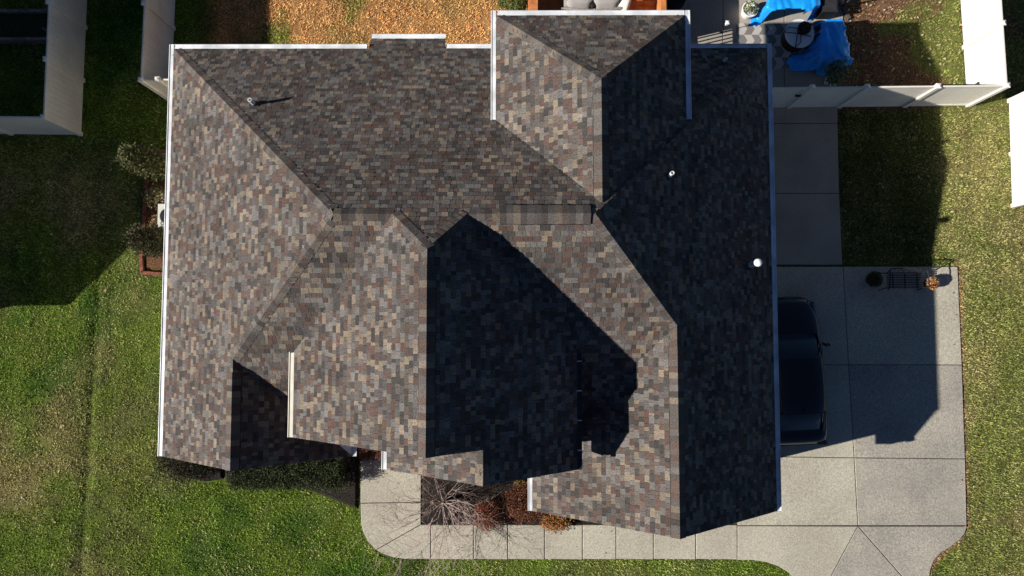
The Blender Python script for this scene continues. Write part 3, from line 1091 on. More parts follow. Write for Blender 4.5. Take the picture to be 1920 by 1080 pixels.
# ------------------------------------------------------------------ neighbour's house out of frame: it throws the big shadow at the left
nb = thing("neighbour_house", "neighbouring gabled house beyond the left edge that shades the side lawn", "house", (-19.6, 5, 0))
NXE, NY0, NHW = -19.35, -.45, 5.3
nz = 3.5 + NHW * .833
mb = MB()
mb.add([(NXE - .3, NY0 + .3, -.2), (NXE - .3, NY0 + 2 * NHW - .3, -.2), (NXE - .3, NY0 + 2 * NHW - .3, 3.5), (NXE - .3, NY0 + NHW, nz - .15), (NXE - .3, NY0 + .3, 3.5)] +
       [(-34, NY0 + .3, -.2), (-34, NY0 + 2 * NHW - .3, -.2), (-34, NY0 + 2 * NHW - .3, 3.5), (-34, NY0 + NHW, nz - .15), (-34, NY0 + .3, 3.5)],
       [(0, 1, 2, 3, 4), (9, 8, 7, 6, 5), (0, 5, 6, 1), (1, 6, 7, 2), (5, 0, 4, 9)])
mb.build("wall", M['siding'], nb)
mb = MB()
yr = NY0 + NHW
for s, ye in ((1, NY0), (-1, NY0 + 2 * NHW)):
    mb.add([(NXE, ye, 3.5), (NXE, yr, nz), (-34.3, yr, nz), (-34.3, ye, 3.5), (NXE, ye, 3.36), (NXE, yr, nz - .14), (-34.3, yr, nz - .14), (-34.3, ye, 3.36)],
           [(0, 1, 2, 3), (7, 6, 5, 4), (0, 4, 5, 1), (1, 5, 6, 2), (2, 6, 7, 3), (3, 7, 4, 0)], 0, (.09, .085, .08))
mb.build("roof", M['shingle'], nb)
mb = MB()                                            # rear wing, ridge across
wx, rx_, wz = -19.2, -21.0, 8.5
mb.add([(wx - .3, 6, -.2), (wx - .3, 26, -.2), (wx - .3, 26, 6.8), (wx - .3, 6, 6.8), (-30, 6, -.2), (-30, 26, -.2), (-30, 26, 6.8), (-30, 6, 6.8)],
       [(0, 1, 2, 3), (4, 7, 6, 5), (1, 5, 6, 2), (4, 0, 3, 7), (3, 2, 6, 7)])
mb.build("wall", M['siding'], nb)
mb = MB()
mb.add([(wx, 5, 6.95), (wx, 26.3, 6.95), (rx_, 26.3, wz), (rx_, 5, wz), (-31, 26.3, wz - .3), (-31, 5, wz - .3)],
       [(0, 1, 2, 3), (3, 2, 4, 5)], 0, (.09, .085, .08))
mb.build("roof", M['shingle'], nb)


# ------------------------------------------------------------------ plants
def leaf_cloud(mb_list, P, size, cols, rng, flat=.0, elong=1.7):
    """quads of leaf size with random facing at the points P"""
    n = len(P)
    a = rng.normal(size=(n, 3)); a /= np.linalg.norm(a, axis=1)[:, None]
    b = rng.normal(size=(n, 3)); b -= (b * a).sum(1)[:, None] * a; b /= np.linalg.norm(b, axis=1)[:, None]
    s = (size * rng.uniform(.6, 1.3, n))[:, None]
    q = np.stack([P + a * s * elong, P + b * s * .6, P - a * s * elong, P - b * s * .6], 1)
    mb_list.append((q.reshape(-1, 3), np.repeat(cols, 4, 0)))


def cloud_obj(name, lst, parent):
    V = np.vstack([a for a, _ in lst]); C = np.vstack([c for _, c in lst])
    return np_mesh(name, V, np.arange(len(V)).reshape(-1, 4), M['leafy'], C, parent)


def mixc(rng, n, pal, jit=.35):
    pal = np.array(pal)
    return pal[rng.integers(0, len(pal), n)] * rng.uniform(1 - jit, 1 + jit, n)[:, None]


def stems(t, x, y, h, k, spread, rng, r=.012, m='darkbark'):
    mb = MB()
    for i in range(k):
        a = rng.uniform(0, 6.28)
        d = spread * rng.uniform(.3, 1)
        mb.tube([(x, y, -.02), (x + math.cos(a) * d * .5, y + math.sin(a) * d * .5, h * .5), (x + math.cos(a) * d, y + math.sin(a) * d, h * .92)], [r, r * .7, r * .3], 5)
    return mb.build("stem", M[m], t)


def shrub(name, label, x, y, rx, ry, h, pal, n, size, seed, z0=.0, shape='dome', group=None, cat="shrub", lump=.25, rot=0.0):
    rng = np.random.default_rng(seed)
    t = thing(name, label, cat, (x, y, 0), group=group)
    # lumps: sub-clumps on an uneven surface
    k = n // 26
    u = rng.uniform(0, 2 * np.pi, k)
    if shape == 'dome':
        cz = rng.uniform(-.25, 1, k)
        r = np.sqrt(np.clip(1 - np.clip(cz, -.6, 1) ** 2, 0, 1))
        rad = rng.uniform(.62, 1, k)[:, None] * (1 + lump * (rng.random(k) - .5))[:, None]
        c = np.stack([np.cos(u) * r * rx, np.sin(u) * r * ry, h * .45 + cz * h * .55], 1)
        c[:, :2] *= rad
        c[:, 2] = z0 + h * .4 + (c[:, 2] - h * .4) * rad[:, 0]
    elif shape == 'column':
        f = rng.random(k) ** .8
        prof = np.interp(f, [0, .1, .35, .7, .9, 1], [.45, .8, 1.0, .82, .5, .12])
        rad = rng.uniform(.55, 1.05, k) * (1 + lump * np.sin(u * 3 + f * 9) * .5)
        c = np.stack([np.cos(u) * prof * rx * rad, np.sin(u) * prof * ry * rad, z0 + .08 + f * h], 1)
    else:                                                      # clipped hedge block
        a = rng.random(k) < .6
        X_ = rng.uniform(-1, 1, k); Y_ = rng.uniform(-1, 1, k); Z_ = rng.uniform(.1, 1, k)
        side = rng.integers(0, 4, k)
        Xs = np.where(side == 0, -1, np.where(side == 1, 1, X_)); Ys = np.where(side == 2, -1, np.where(side == 3, 1, Y_))
        X_ = np.where(a, X_, Xs); Y_ = np.where(a, Y_, Ys); Z_ = np.where(a, rng.uniform(.93, 1, k), Z_)
        c = np.stack([X_ * rx, Y_ * ry, z0 + Z_ * h], 1) + rng.normal(0, .02, (k, 3))
    cr, sr = math.cos(rot), math.sin(rot)
    c[:, 0], c[:, 1] = c[:, 0] * cr - c[:, 1] * sr + x, c[:, 0] * sr + c[:, 1] * cr + y
    cl = rng.uniform(.6, 1.35, k)
    P = np.repeat(c, 26, 0) + rng.normal(0, 1, (k * 26, 3)) * (size * 2.0 + .025)
    P[:, 2] = np.maximum(P[:, 2], .03)
    cols = mixc(rng, len(P), pal) * np.repeat(cl, 26)[:, None]
    L = []
    leaf_cloud(L, P, size, cols, rng)
    cloud_obj("foliage", L, t)
    stems(t, x, y, h * .8, 7, min(rx, ry) * .6, rng)
    return t


EVER = [(.055, .062, .022), (.075, .078, .030), (.035, .045, .016), (.10, .10, .045)]
sx, sy = at(298, 316)
shrub("conical_evergreen", "shaggy upright evergreen shrub beside the stepping stones, upper of the two", sx + .25, sy - .1, .45, .34, 2.35, [(.10, .105, .035), (.13, .13, .05), (.04, .05, .018)], 9000, .030, 41, shape='column', group="evergreens along the left wall", lump=.5)
sx, sy = at(310, 460)
shrub("conical_evergreen", "dark upright evergreen shrub in the brick-edged bed, below the air conditioner", sx + .1, sy, .47, .38, 2.0, [(.045, .05, .022), (.07, .07, .030), (.03, .032, .015), (.08, .06, .03)], 9000, .028, 42, shape='column', group="evergreens along the left wall", lump=.5)
sx, sy = at(300, 372)
shrub("ornamental_grass", "dry straw-coloured tuft between evergreen and air conditioner", sx, sy, .28, .30, .5, [(.38, .33, .17), (.28, .24, .12), (.2, .18, .08)], 1100, .022, 43, group=None, cat="plant")
sx, sy = at(285, 425)
shrub("ornamental_grass", "dry tan tuft in the bed below the air conditioner's left edge", sx + .2, sy, .3, .34, .22, [(.34, .25, .14), (.26, .18, .09), (.2, .18, .08)], 900, .022, 44, cat="plant")

HEDGE = [(.030, .045, .014), (.045, .062, .018), (.022, .032, .012), (.065, .08, .028)]
a, b = at(440, 868, .6), at(638, 912, .6)
shrub("clipped_hedge", "long clipped green hedge in front of the left gable", (a[0] + b[0]) / 2, (a[1] + b[1]) / 2 + .12, (b[0] - a[0]) / 2, .50, .75, HEDGE, 26000, .017, 45, shape='hedge', cat="hedge", rot=.0)
sx, sy = at(352, 872, .4)
shrub("round_shrub", "dark rounded shrub at the left gable's front corner", sx - .05, sy + .15, .92, .66, .7, [(.030, .036, .016), (.05, .048, .022), (.065, .05, .028)], 11000, .017, 46)
RED = [(.30, .07, .045), (.20, .07, .04), (.13, .045, .03), (.24, .13, .06)]
sx, sy = at(914, 968, .45)
shrub("red_shrub", "wispy red-brown shrub leaning over the walk beside the bare tree", sx, sy, .40, .46, .8, RED, 5200, .015, 47, lump=.4)
sx, sy = at(975, 945, .6)
shrub("red_shrub", "large round dark red-brown shrub half under the right gable eave", sx + .15, sy, .62, .58, .95, [(.15, .05, .032), (.10, .042, .026), (.19, .08, .035)], 9000, .016, 48, lump=.2)
sx, sy = at(1042, 977, .3)
shrub("nandina_shrub", "small shrub with orange, red and yellow-green leaves spilling onto the walk", sx, sy, .42, .26, .5, [(.34, .09, .035), (.30, .15, .05), (.16, .19, .05), (.42, .16, .06)], 2600, .022, 49, lump=.4)
sx, sy = at(980, 902, .4)
shrub("low_shrub", "small green-gold shrub behind the round red shrub", sx, sy, .26, .22, .5, [(.16, .13, .04), (.10, .10, .03), (.18, .07, .03)], 1400, .02, 50)
sx, sy = at(960, 4, .7)
shrub("boxwood", "bright green boxwood beside the cedar deck", sx, sy + .25, .42, .55, .9, [(.10, .15, .035), (.07, .10, .03), (.15, .20, .06)], 5200, .02, 51)

# leafless ornamental tree
sx, sy = at(832, 934)
tree = thing("bare_tree", "small leafless tree with spreading grey twigs over the front walk", "tree", (sx, sy, 0))
rnd = random.Random(12)
tk, br = MB(), MB()


def twig(p, d, L, r, lvl, mbx):
    k = 4
    pts, rs = [p], [r]
    q = Vector(p)
    dd = Vector(d)
    for i in range(k):
        dd = (dd + Vector((rnd.uniform(-.28, .28), rnd.uniform(-.28, .28), rnd.uniform(-.22, .16)))).normalized()
        q = q + dd * (L / k)
        q.z = max(q.z, .12)
        pts.append(q.copy())
        rs.append(r * (1 - .62 * (i + 1) / k))
    mbx.tube(pts, rs, 5 if lvl < 2 else 3)
    if lvl >= 3:
        return
    nkid = {1: 6, 2: 5}[lvl]
    for j in range(nkid):
        i = rnd.randint(1, k)
        a = rnd.uniform(0, 6.28)
        nd = (dd + Vector((math.cos(a), math.sin(a), rnd.uniform(-.25, .3))) * rnd.uniform(.6, 1.1)).normalized()
        twig(pts[i], nd, L * rnd.uniform(.4, .72), max(.0036, rs[i] * .65), lvl + 1, br)


tk.tube([(sx, sy, -.05), (sx + .03, sy - .03, .35), (sx + .02, sy - .02, .6)], [.055, .045, .04], 8)
for j in range(24):
    a = j * 2 * math.pi / 24 + rnd.uniform(-.2, .2)
    dd = Vector((math.cos(a), math.sin(a) - .25, rnd.uniform(.15, .75))).normalized()
    twig(Vector((sx + .02, sy - .02, .45 + rnd.uniform(0, .15))), dd, rnd.uniform(.95, 1.5) * (1.45 if math.sin(a) < -.3 else .95), .012, 1, br)
tk.build("trunk", M['bark'], tree)
br.build("branches", M['bark'], tree)

# ------------------------------------------------------------------ left-hand bed: brick edging, stepping stones, air conditioner
ed = thing("brick_edging", "low red brick edging round the bed along the left wall", "edging", (*at(268, 400), 0))
path = ats([(340, 284), (274, 284), (273, 345), (270, 420), (264, 480), (265, 512), (340, 516)], .1)
mb = MB()
rnd = random.Random(2)
for (p, q) in zip(path[:-1], path[1:]):
    p, q = Vector(p), Vector(q)
    L = (q - p).length
    k = max(1, int(L / .30))
    for i in range(k):
        c = p.lerp(q, (i + .5) / k)
        mb.box((c.x + rnd.uniform(-.01, .01), c.y + rnd.uniform(-.01, .01), .07), (L / k - .012, .10, .12), math.atan2(q.y - p.y, q.x - p.x) + rnd.uniform(-.05, .05))
mb.build("brick_row", M['brick'], ed)
for i, (px, py, w, h) in enumerate(((291, 288, .34, .26), (311, 287, .30, .26), (291, 300, .36, .26), (313, 299, .3, .28), (312, 311, .34, .26))):
    mb = MB()
    x, y = at(px, py, .08)
    pts = [(x + w / 2 * math.cos(a) * (1.15 if j % 2 else .95), y + h / 2 * math.sin(a) * (1.2 if j % 2 else .95)) for j, a in enumerate([.5, 1.1, 2.1, 2.7, 3.6, 4.2, 5.2, 5.8])]
    mb.prism(pts, 0, .085 + .002 * i)
    tag(mb.build("stepping_stone", M['pavers'], None), "flat tan stepping stone at the top end of the left bed, by the wall", "stone", "stepping stones")
ax0, ay0 = at(297, 383, .82)
ax1, ay1 = at(297, 457, .82)
ac = thing("air_conditioner", "beige outdoor air conditioner with round black fan opening under the left eave", "air conditioner", (ax0 + .5, (ay0 + ay1) / 2, 0))
mb = MB()
cx_, cy_ = ax0 + .46, (ay0 + ay1) / 2
wx_, wy_ = .92, ay0 - ay1
mb.box((cx_, cy_, .42), (wx_, wy_, .78))
mb.box((cx_, cy_, .815), (wx_ + .02, wy_ + .02, .02))
mb.build("cabinet", M['ac'], ac)
mb = MB()
for i in range(11):
    mb.box((ax0 - .004, cy_, .15 + i * .055), (.012, wy_ - .1, .02))
mb.build("side_grille", M['trim'], ac)
fx, fy = at(312, 405, .83)
for oy in (0, -.62):
    mb = MB()
    mb.lathe([(.24, 0), (.24, .012), (.01, .012)], 28, (fx + .04, fy + oy, .826))
    o = mb.build("fan_opening", M['trim'], ac)
    mb = MB()
    for r in (.08, .14, .20):
        mb.tube([(fx + .04 + r * math.cos(a), fy + oy + r * math.sin(a), .85) for a in np.linspace(0, 6.283, 25)], .004, 4)
    for a in np.linspace(0, math.pi, 6, endpoint=False):
        mb.bar((fx + .04 - .23 * math.cos(a), fy + oy - .23 * math.sin(a), .845), (fx + .04 + .23 * math.cos(a), fy + oy + .23 * math.sin(a), .845), .006, .006)
    mb.build("fan_guard", M['dark_metal'], o)

# porch with brick steps between the left and the nested gable
pr = thing("porch_steps", "red brick porch step at the top of the front walk", "steps", (*at(695, 850), 0))
mb = MB()
px0, py0 = at(672, 864, .15)
px1, _ = at(722, 864, .15)
for k in range(2):
    yb_ = py0 + k * .34
    for i in range(14):
        w = (px1 + .6 - px0) / 14
        mb.box((px0 + (i + .5) * w, yb_ + .17 + (1.0 if k else 0), .075 + k * .15), (w - .012, .32 + (2.0 if k else 0), .15))
mb.build("brick_tread", M['shadebrick'], pr)
mb = MB()
mb.box(((px0 + px1 + .6) / 2, py0 + 1.2, .06), (px1 + .6 - px0 - .01, 2.38, .12))
mb.build("mortar_bed", M['conc_dark'], pr)

# ------------------------------------------------------------------ car
cxr, cyr = at(1544, 745, .75)
car = thing("parked_car", "black sedan parked half under the right eave", "car", (0, 0, 0))
yf = at(1480, 557, .55)[1]
yr_ = at(1500, 835, .75)[1]
CL = yf - yr_
CWD = 1.84
rot = math.radians(2.6)
ccx, ccy = cxr - CWD / 2 - .01, (yf + yr_) / 2
car.location = (ccx, ccy, .036)
car.rotation_euler = (0, 0, rot)
BASE[car.name] = (0, 0, 0)
S = lambda t: (.5 - t) * CL                               # t: 0 nose .. 1 tail -> local y


def loft(sections, n=20):
    mb = MB()
    k = len(sections[0])
    for s in sections:
        mb.v += s
    for i in range(len(sections) - 1):
        for j in range(k - 1):
            mb.f.append((i * k + j, i * k + j + 1, (i + 1) * k + j + 1, (i + 1) * k + j)); mb.m.append(0); mb.c.append(None)
    mb.f.append(tuple(range(k))); mb.m.append(0); mb.c.append(None)
    mb.f.append(tuple((len(sections) - 1) * k + j for j in reversed(range(k)))); mb.m.append(0); mb.c.append(None)
    return mb


# t, half width, z of shoulder, z of centre top
body = [(.0, .42, .48, .52), (.008, .58, .58, .63), (.025, .70, .66, .72), (.055, .79, .71, .78), (.10, .85, .76, .84), (.17, .885, .82, .91), (.25, .90, .87, .96), (.32, .905, .90, .98),
        (.5, .92, .93, .98), (.7, .92, .95, 1.0), (.82, .91, .97, 1.03), (.88, .895, .97, 1.04), (.93, .86, .96, 1.03), (.965, .82, .93, .99), (.985, .76, .86, .91), (1.0, .66, .70, .72)]
secs = []
for t, w, zs, zt in body:
    y = S(t)
    lo = .30 if .02 < t < .98 else .38
    half = [(w * .90, lo), (w * .985, lo + .12), (w, (lo + zs) / 2 + .04), (w * .985, zs - .09), (w * .95, zs - .03), (w * .89, zs), (w * .72, zs + (zt - zs) * .45), (w * .4, zs + (zt - zs) * .85), (0, zt)]
    sec = [(-x, y, z) for x, z in half] + [(x, y, z) for x, z in half[-2::-1]]
    secs.append(sec)
bo = loft(secs).build("body", M['paint'], car, smooth=True, local=True)
# cabin: glasshouse then roof skin
cab = [(.255, .68, .985), (.30, .70, 1.13), (.36, .655, 1.31), (.42, .63, 1.415), (.5, .625, 1.455), (.6, .625, 1.46), (.70, .615, 1.44), (.765, .60, 1.40), (.83, .60, 1.24), (.885, .62, 1.06), (.90, .62, 1.02)]
secs = []
for t, w, z in cab:
    y = S(t)
    zb = .93
    wb = .80 if .3 < t < .88 else .76
    half = [(wb, zb), (wb * .5 + w * .5, (zb + z) / 2), (w, z - .05 if z > 1.05 else z - .02), (w * .86, z - .012), (w * .5, z + .01), (0, z + .02)]
    secs.append([(-x, y, zz) for x, zz in half] + [(x, y, zz) for x, zz in half[-2::-1]])
loft(secs).build("windows", M['glass'], car, smooth=True, local=True)
secs = []
for t, w, z in [(.405, .655, 1.385), (.43, .66, 1.43), (.5, .655, 1.472), (.6, .655, 1.478), (.70, .645, 1.458), (.765, .625, 1.412), (.775, .62, 1.39)]:
    y = S(t)
    half = [(w + .01, z - .10), (w + .012, z - .05), (w * .93, z - .008), (w * .5, z + .014), (0, z + .024)]
    secs.append([(-x, y, zz) for x, zz in half] + [(x, y, zz) for x, zz in half[-2::-1]])
loft(secs).build("roof", M['paint'], car, smooth=True, local=True)
for sgn in (-1, 1):
    mb = MB()                                             # pillars
    mb.tube([(sgn * .745, S(.262), .97), (sgn * .69, S(.33), 1.22), (sgn * .645, S(.41), 1.40)], [.04, .035, .035], 6)
    mb.build("pillar", M['paint'], car, local=True)
    mb = MB()
    mb.bar((sgn * .69, S(.56), 1.36), (sgn * .80, S(.555), .95), .02, .09)
    mb.build("pillar", M['paint'], car, local=True)
    mb = MB()
    mb.tube([(sgn * .625, S(.77), 1.39), (sgn * .66, S(.83), 1.22), (sgn * .69, S(.895), 1.02)], [.045, .05, .05], 6)
    mb.build("pillar", M['paint'], car, local=True)
    mb = MB()
    mb.lathe([(.02, -.09), (.075, -.06), (.085, 0), (.075, .05), (.02, .08)], 12, (sgn * 1.02, S(.335), 1.03), sx=1.35, sy=.75)
    mb.bar((sgn * .86, S(.325), .96), (sgn * .98, S(.333), 1.0), .06, .05)
    mb.build("mirror", M['paint'], car, smooth=True, local=True)
    mb = MB()
    mb.add([(sgn * .60, S(.028), .70), (sgn * .80, S(.09), .75), (sgn * .855, S(.125), .72), (sgn * .74, S(.035), .60)], [(0, 1, 2, 3)])
    mb.lathe([(.05, 0), (.09, .02), (.03, .05)], 10, (sgn * .74, S(.07), .70), sy=1.6)
    mb.build("headlight", M['glass'], car, local=True)
    mb = MB()
    mb.box((sgn * .70, S(.985), .82), (.28, .10, .12))
    mb.build("tail_light", M['brick'], car, local=True)
    for t in (.19, .80):
        mb = MB()
        n = 24
        prof = [(.20, -.11), (.30, -.11), (.325, -.08), (.325, .08), (.30, .11), (.20, .11)]
        for r, o_ in prof:
            for j in range(n):
                a = 6.2832 * j / n
                mb.v.append((sgn * .79 + o_, S(t) + r * math.cos(a), .325 + r * math.sin(a)))
        for i in range(len(prof) - 1):
            for j in range(n):
                mb.f.append((i * n + j, i * n + (j + 1) % n, (i + 1) * n + (j + 1) % n, (i + 1) * n + j)); mb.m.append(0); mb.c.append(None)
        wh = mb.build("wheel", M['trim'], car, local=True)
        rm = MB()
        for j in range(8):
            a = 6.2832 * j / 8
            rm.bar((sgn * .87, S(t), .325), (sgn * .87, S(t) + .2 * math.cos(a), .325 + .2 * math.sin(a)), .03, .03)
        rm.build("rim", M['chrome'], wh, local=True)
    mb = MB()
    mb.tube([(sgn * .865, S(.30), .955), (sgn * .86, S(.5), .962), (sgn * .845, S(.72), .985)], .008, 4)
    mb.build("window_trim", M['chrome'], car, local=True)
mb = MB()
for y0_, y1_, x_ in ((.262, .275, .55), (.266, .28, .05)):
    mb.bar((x_, S(y0_), 1.02), (x_ - .48, S(y1_ + .02), 1.075), .02, .015)
mb.build("wiper", M['trim'], car, local=True)
mb = MB()
mb.box((0, S(.755), 1.445), (.09, .18, .03))
mb.build("antenna_fin", M['trim'], car, local=True)
mb = MB()
mb.tube([(-.60, S(.012), .50), (0, S(-.003), .50), (.60, S(.012), .50)], .02, 6)
mb.build("grille_bar", M['chrome'], car, local=True)

# ------------------------------------------------------------------ bench and its planters
bx_, by_ = at(1695, 527, .4)
bench = thing("garden_bench", "black iron garden bench at the top edge of the driveway", "bench", (bx_, by_, .035))
BL, BD = 1.12, .46
mb = MB()
for i in range(9):
    y = -BD / 2 + .02 + i * (BD - .04) / 8
    mb.box((0, y, .43 - .012 * math.sin(i / 8 * math.pi)), (BL, .030, .014))
for x in (-.37, 0, .37):
    mb.box((x, 0, .418), (.03, BD, .012))
mb.build("seat", M['iron'], bench, local=True)
mb = MB()
top = lambda u: .74 + .17 * math.cos(u * math.pi / 2)
K = 14
arc = [(-BL / 2 + BL * i / K, BD / 2 + .03 + .10, top(-1 + 2 * i / K)) for i in range(K + 1)]
mb.tube(arc, .017, 6)
mb.tube([(-BL / 2, BD / 2 + .01, .44), (-BL / 2, BD / 2 + .13, top(-1))], .017, 6)
mb.tube([(BL / 2, BD / 2 + .01, .44), (BL / 2, BD / 2 + .13, top(1))], .017, 6)
mb.tube([(-BL / 2, BD / 2 + .02, .50), (BL / 2, BD / 2 + .02, .50)], .012, 6)
for i in range(1, K):
    u = -1 + 2 * i / K
    x = BL / 2 * u
    zt = top(u)
    x2 = x + (.09 if i % 2 else -.09)
    mb.tube([(x, BD / 2 + .02, .50), (x2, BD / 2 + .08, (.5 + zt) / 2), (x, BD / 2 + .13, zt)], .008, 4)
mb.build("backrest", M['iron'], bench, local=True)
for s in (-1, 1):
    mb = MB()
    x = s * (BL / 2 + .005)
    mb.tube([(x, BD / 2 + .08, .66), (x + s * .02, .1, .68), (x + s * .03, -BD / 2 + .02, .66), (x + s * .05, -BD / 2 - .06, .60), (x + s * .02, -BD / 2 - .03, .52)], .016, 6)
    mb.build("arm", M['iron'], bench, local=True)
    for yy, out in ((-BD / 2 + .02, -.05), (BD / 2, .06)):
        mb = MB()
        mb.tube([(x, yy, .66 if yy < 0 else .44), (x, yy, .43), (x + s * .02, yy + out * .4, .2), (x + s * .04, yy + out, .0)], [.016, .016, .016, .02], 6)
        mb.build("leg", M['iron'], bench, local=True)


def planter(name, label, x, y, r, h, m, pal, n, size, seed, fr, fh, cat="planter", group=None, rimw=.02):
    t = thing(name, label, cat, (x, y, .035), group=group)
    mb = MB()
    mb.lathe([(r * .72, 0), (r * .95, h * .6), (r, h - .03), (r + rimw, h - .03), (r + rimw, h), (r - .015, h), (r - .02, h - .05), (.01, h - .05)], 24, (x, y, .035))
    mb.build("pot", M[m], t, smooth=False)
    rng = np.random.default_rng(seed)
    k = n
    u, cz = rng.uniform(0, 6.283, k), rng.uniform(0, 1, k)
    rr = fr * np.sqrt(rng.uniform(.05, 1, k))
    P = np.stack([x + np.cos(u) * rr, y + np.sin(u) * rr, .035 + h - .03 + fh * (1 - (rr / fr) ** 2 * .6) * rng.uniform(.3, 1, k)], 1)
    L = []
    leaf_cloud(L, P, size, mixc(rng, k, pal), rng)
    cloud_obj("plant", L, t)
    mb = MB()
    for j in range(6):
        a = j * 1.05
        mb.tube([(x, y, .03 + h - .06), (x + math.cos(a) * fr * .5, y + math.sin(a) * fr * .5, .03 + h + fh * .6)], .006, 4)
    mb.build("stem", M['darkbark'], t)
    return t


x, y = at(1638, 524, .3)
planter("flower_pot", "dark planter with dull brown-green mum, left of the bench", x, y, .17, .28, 'clay', [(.07, .06, .025), (.09, .05, .03), (.05, .05, .02)], 900, .018, 61, .25, .26, group="planters beside the bench")
x, y = at(1747, 531, .3)
planter("flower_pot", "planter of orange and pink flowers at the bench's right end", x, y, .17, .28, 'clay', [(.55, .16, .05), (.60, .30, .12), (.45, .12, .08), (.12, .12, .03), (.6, .4, .2)], 700, .018, 62, .20, .24, group="planters beside the bench")


# ------------------------------------------------------------------ patio: rug, tarps, table, pots
def rug():
    mb = MB()
    p0 = Vector(at(1380, 45)); p1 = Vector(at(1540, 45)); p2 = Vector(at(1380, 130))
    ex = (p1 - p0); W_ = ex.length; ex.normalize()
    ey = (p2 - p0); H_ = ey.length; ey.normalize()
    nb_, band = 8, None
    band = H_ / nb_
    cw = .235
    z = .046
    for r in range(nb_):
        sk = .11 if r % 2 == 0 else -.11
        k = int(W_ / cw) + 2
        for c in range(-1, k):
            a0, a1 = c * cw, (c + 1) * cw
            t0, t1 = r * band, (r + 1) * band
            off0, off1 = (0, sk) if r % 2 == 0 else (.11, 0)
            q = [(a0 + off0, t0), (a1 + off0, t0), (a1 + off1, t1), (a0 + off1, t1)]
            q = [(min(max(u, 0), W_), v) for u, v in q]
            if abs(area2(q)) < 1e-4:
                continue
            mb.poly([(p0.x + ex.x * u + ey.x * v, p0.y + ex.y * u + ey.y * v, z) for u, v in reversed(q)], (c + r // 2) % 2)
    o = mb.build("patio_rug", [M['rug_l'], M['rug_d']], None)
    return tag(o, "grey and cream chevron outdoor rug on the patio", "rug")


rug()


def tarp(name, label, outline, lumps, seed, step=.035, low=.05):
    """draped sheet: height field over a plan outline, boxes of furniture pushing it up"""
    xs = [p[0] for p in outline]; ys_ = [p[1] for p in outline]
    gx = np.arange(min(xs), max(xs) + step, step); gy = np.arange(min(ys_), max(ys_) + step, step)
    X, Y = np.meshgrid(gx, gy)
    Zf = low + .05 * fbm(X, Y, .22, seed, 3)

    def sdist(poly):
        ins = inside(X, Y, poly)
        dm = np.full(X.shape, 1e9)
        n = len(poly)
        for i in range(n):
            ax, ay = poly[i]; bx, by = poly[(i + 1) % n]
            t = np.clip(((X - ax) * (bx - ax) + (Y - ay) * (by - ay)) / ((bx - ax) ** 2 + (by - ay) ** 2 + 1e-9), 0, 1)
            dm = np.minimum(dm, np.hypot(X - ax - t * (bx - ax), Y - ay - t * (by - ay)))
        return np.where(ins, dm, -dm)
    ang = np.arctan2(Y - np.mean(ys_), X - np.mean(xs))
    for poly, h, soft in lumps:
        d = sdist(poly)
        fold = .03 * np.sin(ang * 15 + 3 * fbm(X, Y, .6, seed + 5)) * np.exp(-(d / .2) ** 2)
        t = np.clip((d + soft + fold) / soft, 0, 1)
        t = t * t * (3 - 2 * t)
        sag = .07 * (fbm(X, Y, .45, seed + 9) - .5) - .10 * np.exp(-((d - .0) / .12) ** 2) * .5 + .045 * (vnoise(X + Y * .3, Y * .2, .12, seed + 2) - .5)
        Zf = np.maximum(Zf, low + t * (h - low + sag))
    od = sdist(outline)
    m = od > -step * .3
    I = np.arange(X.size).reshape(X.shape)
    f = m[:-1, :-1] & m[1:, :-1] & m[:-1, 1:] & m[1:, 1:]
    Fq = np.stack([I[:-1, :-1][f], I[:-1, 1:][f], I[1:, 1:][f], I[1:, :-1][f]], 1)
    V = np.stack([X.ravel(), Y.ravel(), Zf.ravel()], 1)
    used = np.unique(Fq)
    remap = np.zeros(X.size, int); remap[used] = np.arange(len(used))
    o = np_mesh(name, V[used], remap[Fq], M['tarp'], None, None, smooth=True)
    sm = o.modifiers.new("thickness", 'SOLIDIFY')
    sm.thickness = .006
    return tag(o, label, "tarp", "blue tarps on the patio")


outl = ats([(1546, 34), (1585, 32), (1590, 68), (1597, 80), (1597, 104), (1604, 106), (1600, 118), (1580, 124), (1562, 132), (1548, 143), (1527, 135), (1515, 131), (1488, 131), (1476, 112), (1488, 100), (1512, 92), (1522, 78), (1526, 50), (1536, 38)], .2)
top_ = ats([(1541, 39), (1583, 35), (1588, 68), (1594, 80), (1594, 108), (1562, 118), (1540, 112), (1537, 70)], .8)
tarp("blue_tarp", "blue tarp over furniture in the shade between rug and back lawn", outl, [(top_, .82, .07), (ats([(1525, 70), (1545, 70), (1550, 118), (1535, 125), (1522, 108)], .45), .45, .18), (ats([(1492, 108), (1512, 100), (1515, 120), (1496, 124)], .15), .16, .15)], 3)
outl = ats([(1434, -40), (1548, -40), (1546, 4), (1550, 20), (1540, 24), (1524, 36), (1500, 36), (1482, 32), (1462, 33), (1438, 36), (1420, 46), (1408, 44), (1410, 32), (1424, 22), (1430, 8)], .2)
top_ = ats([(1440, -40), (1538, -40), (1538, 8), (1520, 20), (1490, 19), (1450, 22), (1438, 12)], .8)
tarp("blue_tarp", "sunlit crumpled blue tarp over furniture at the top edge of the photo", outl, [(top_, .85, .09), (ats([(1418, 30), (1430, 26), (1432, 36), (1416, 42)], .12), .14, .1)], 6)

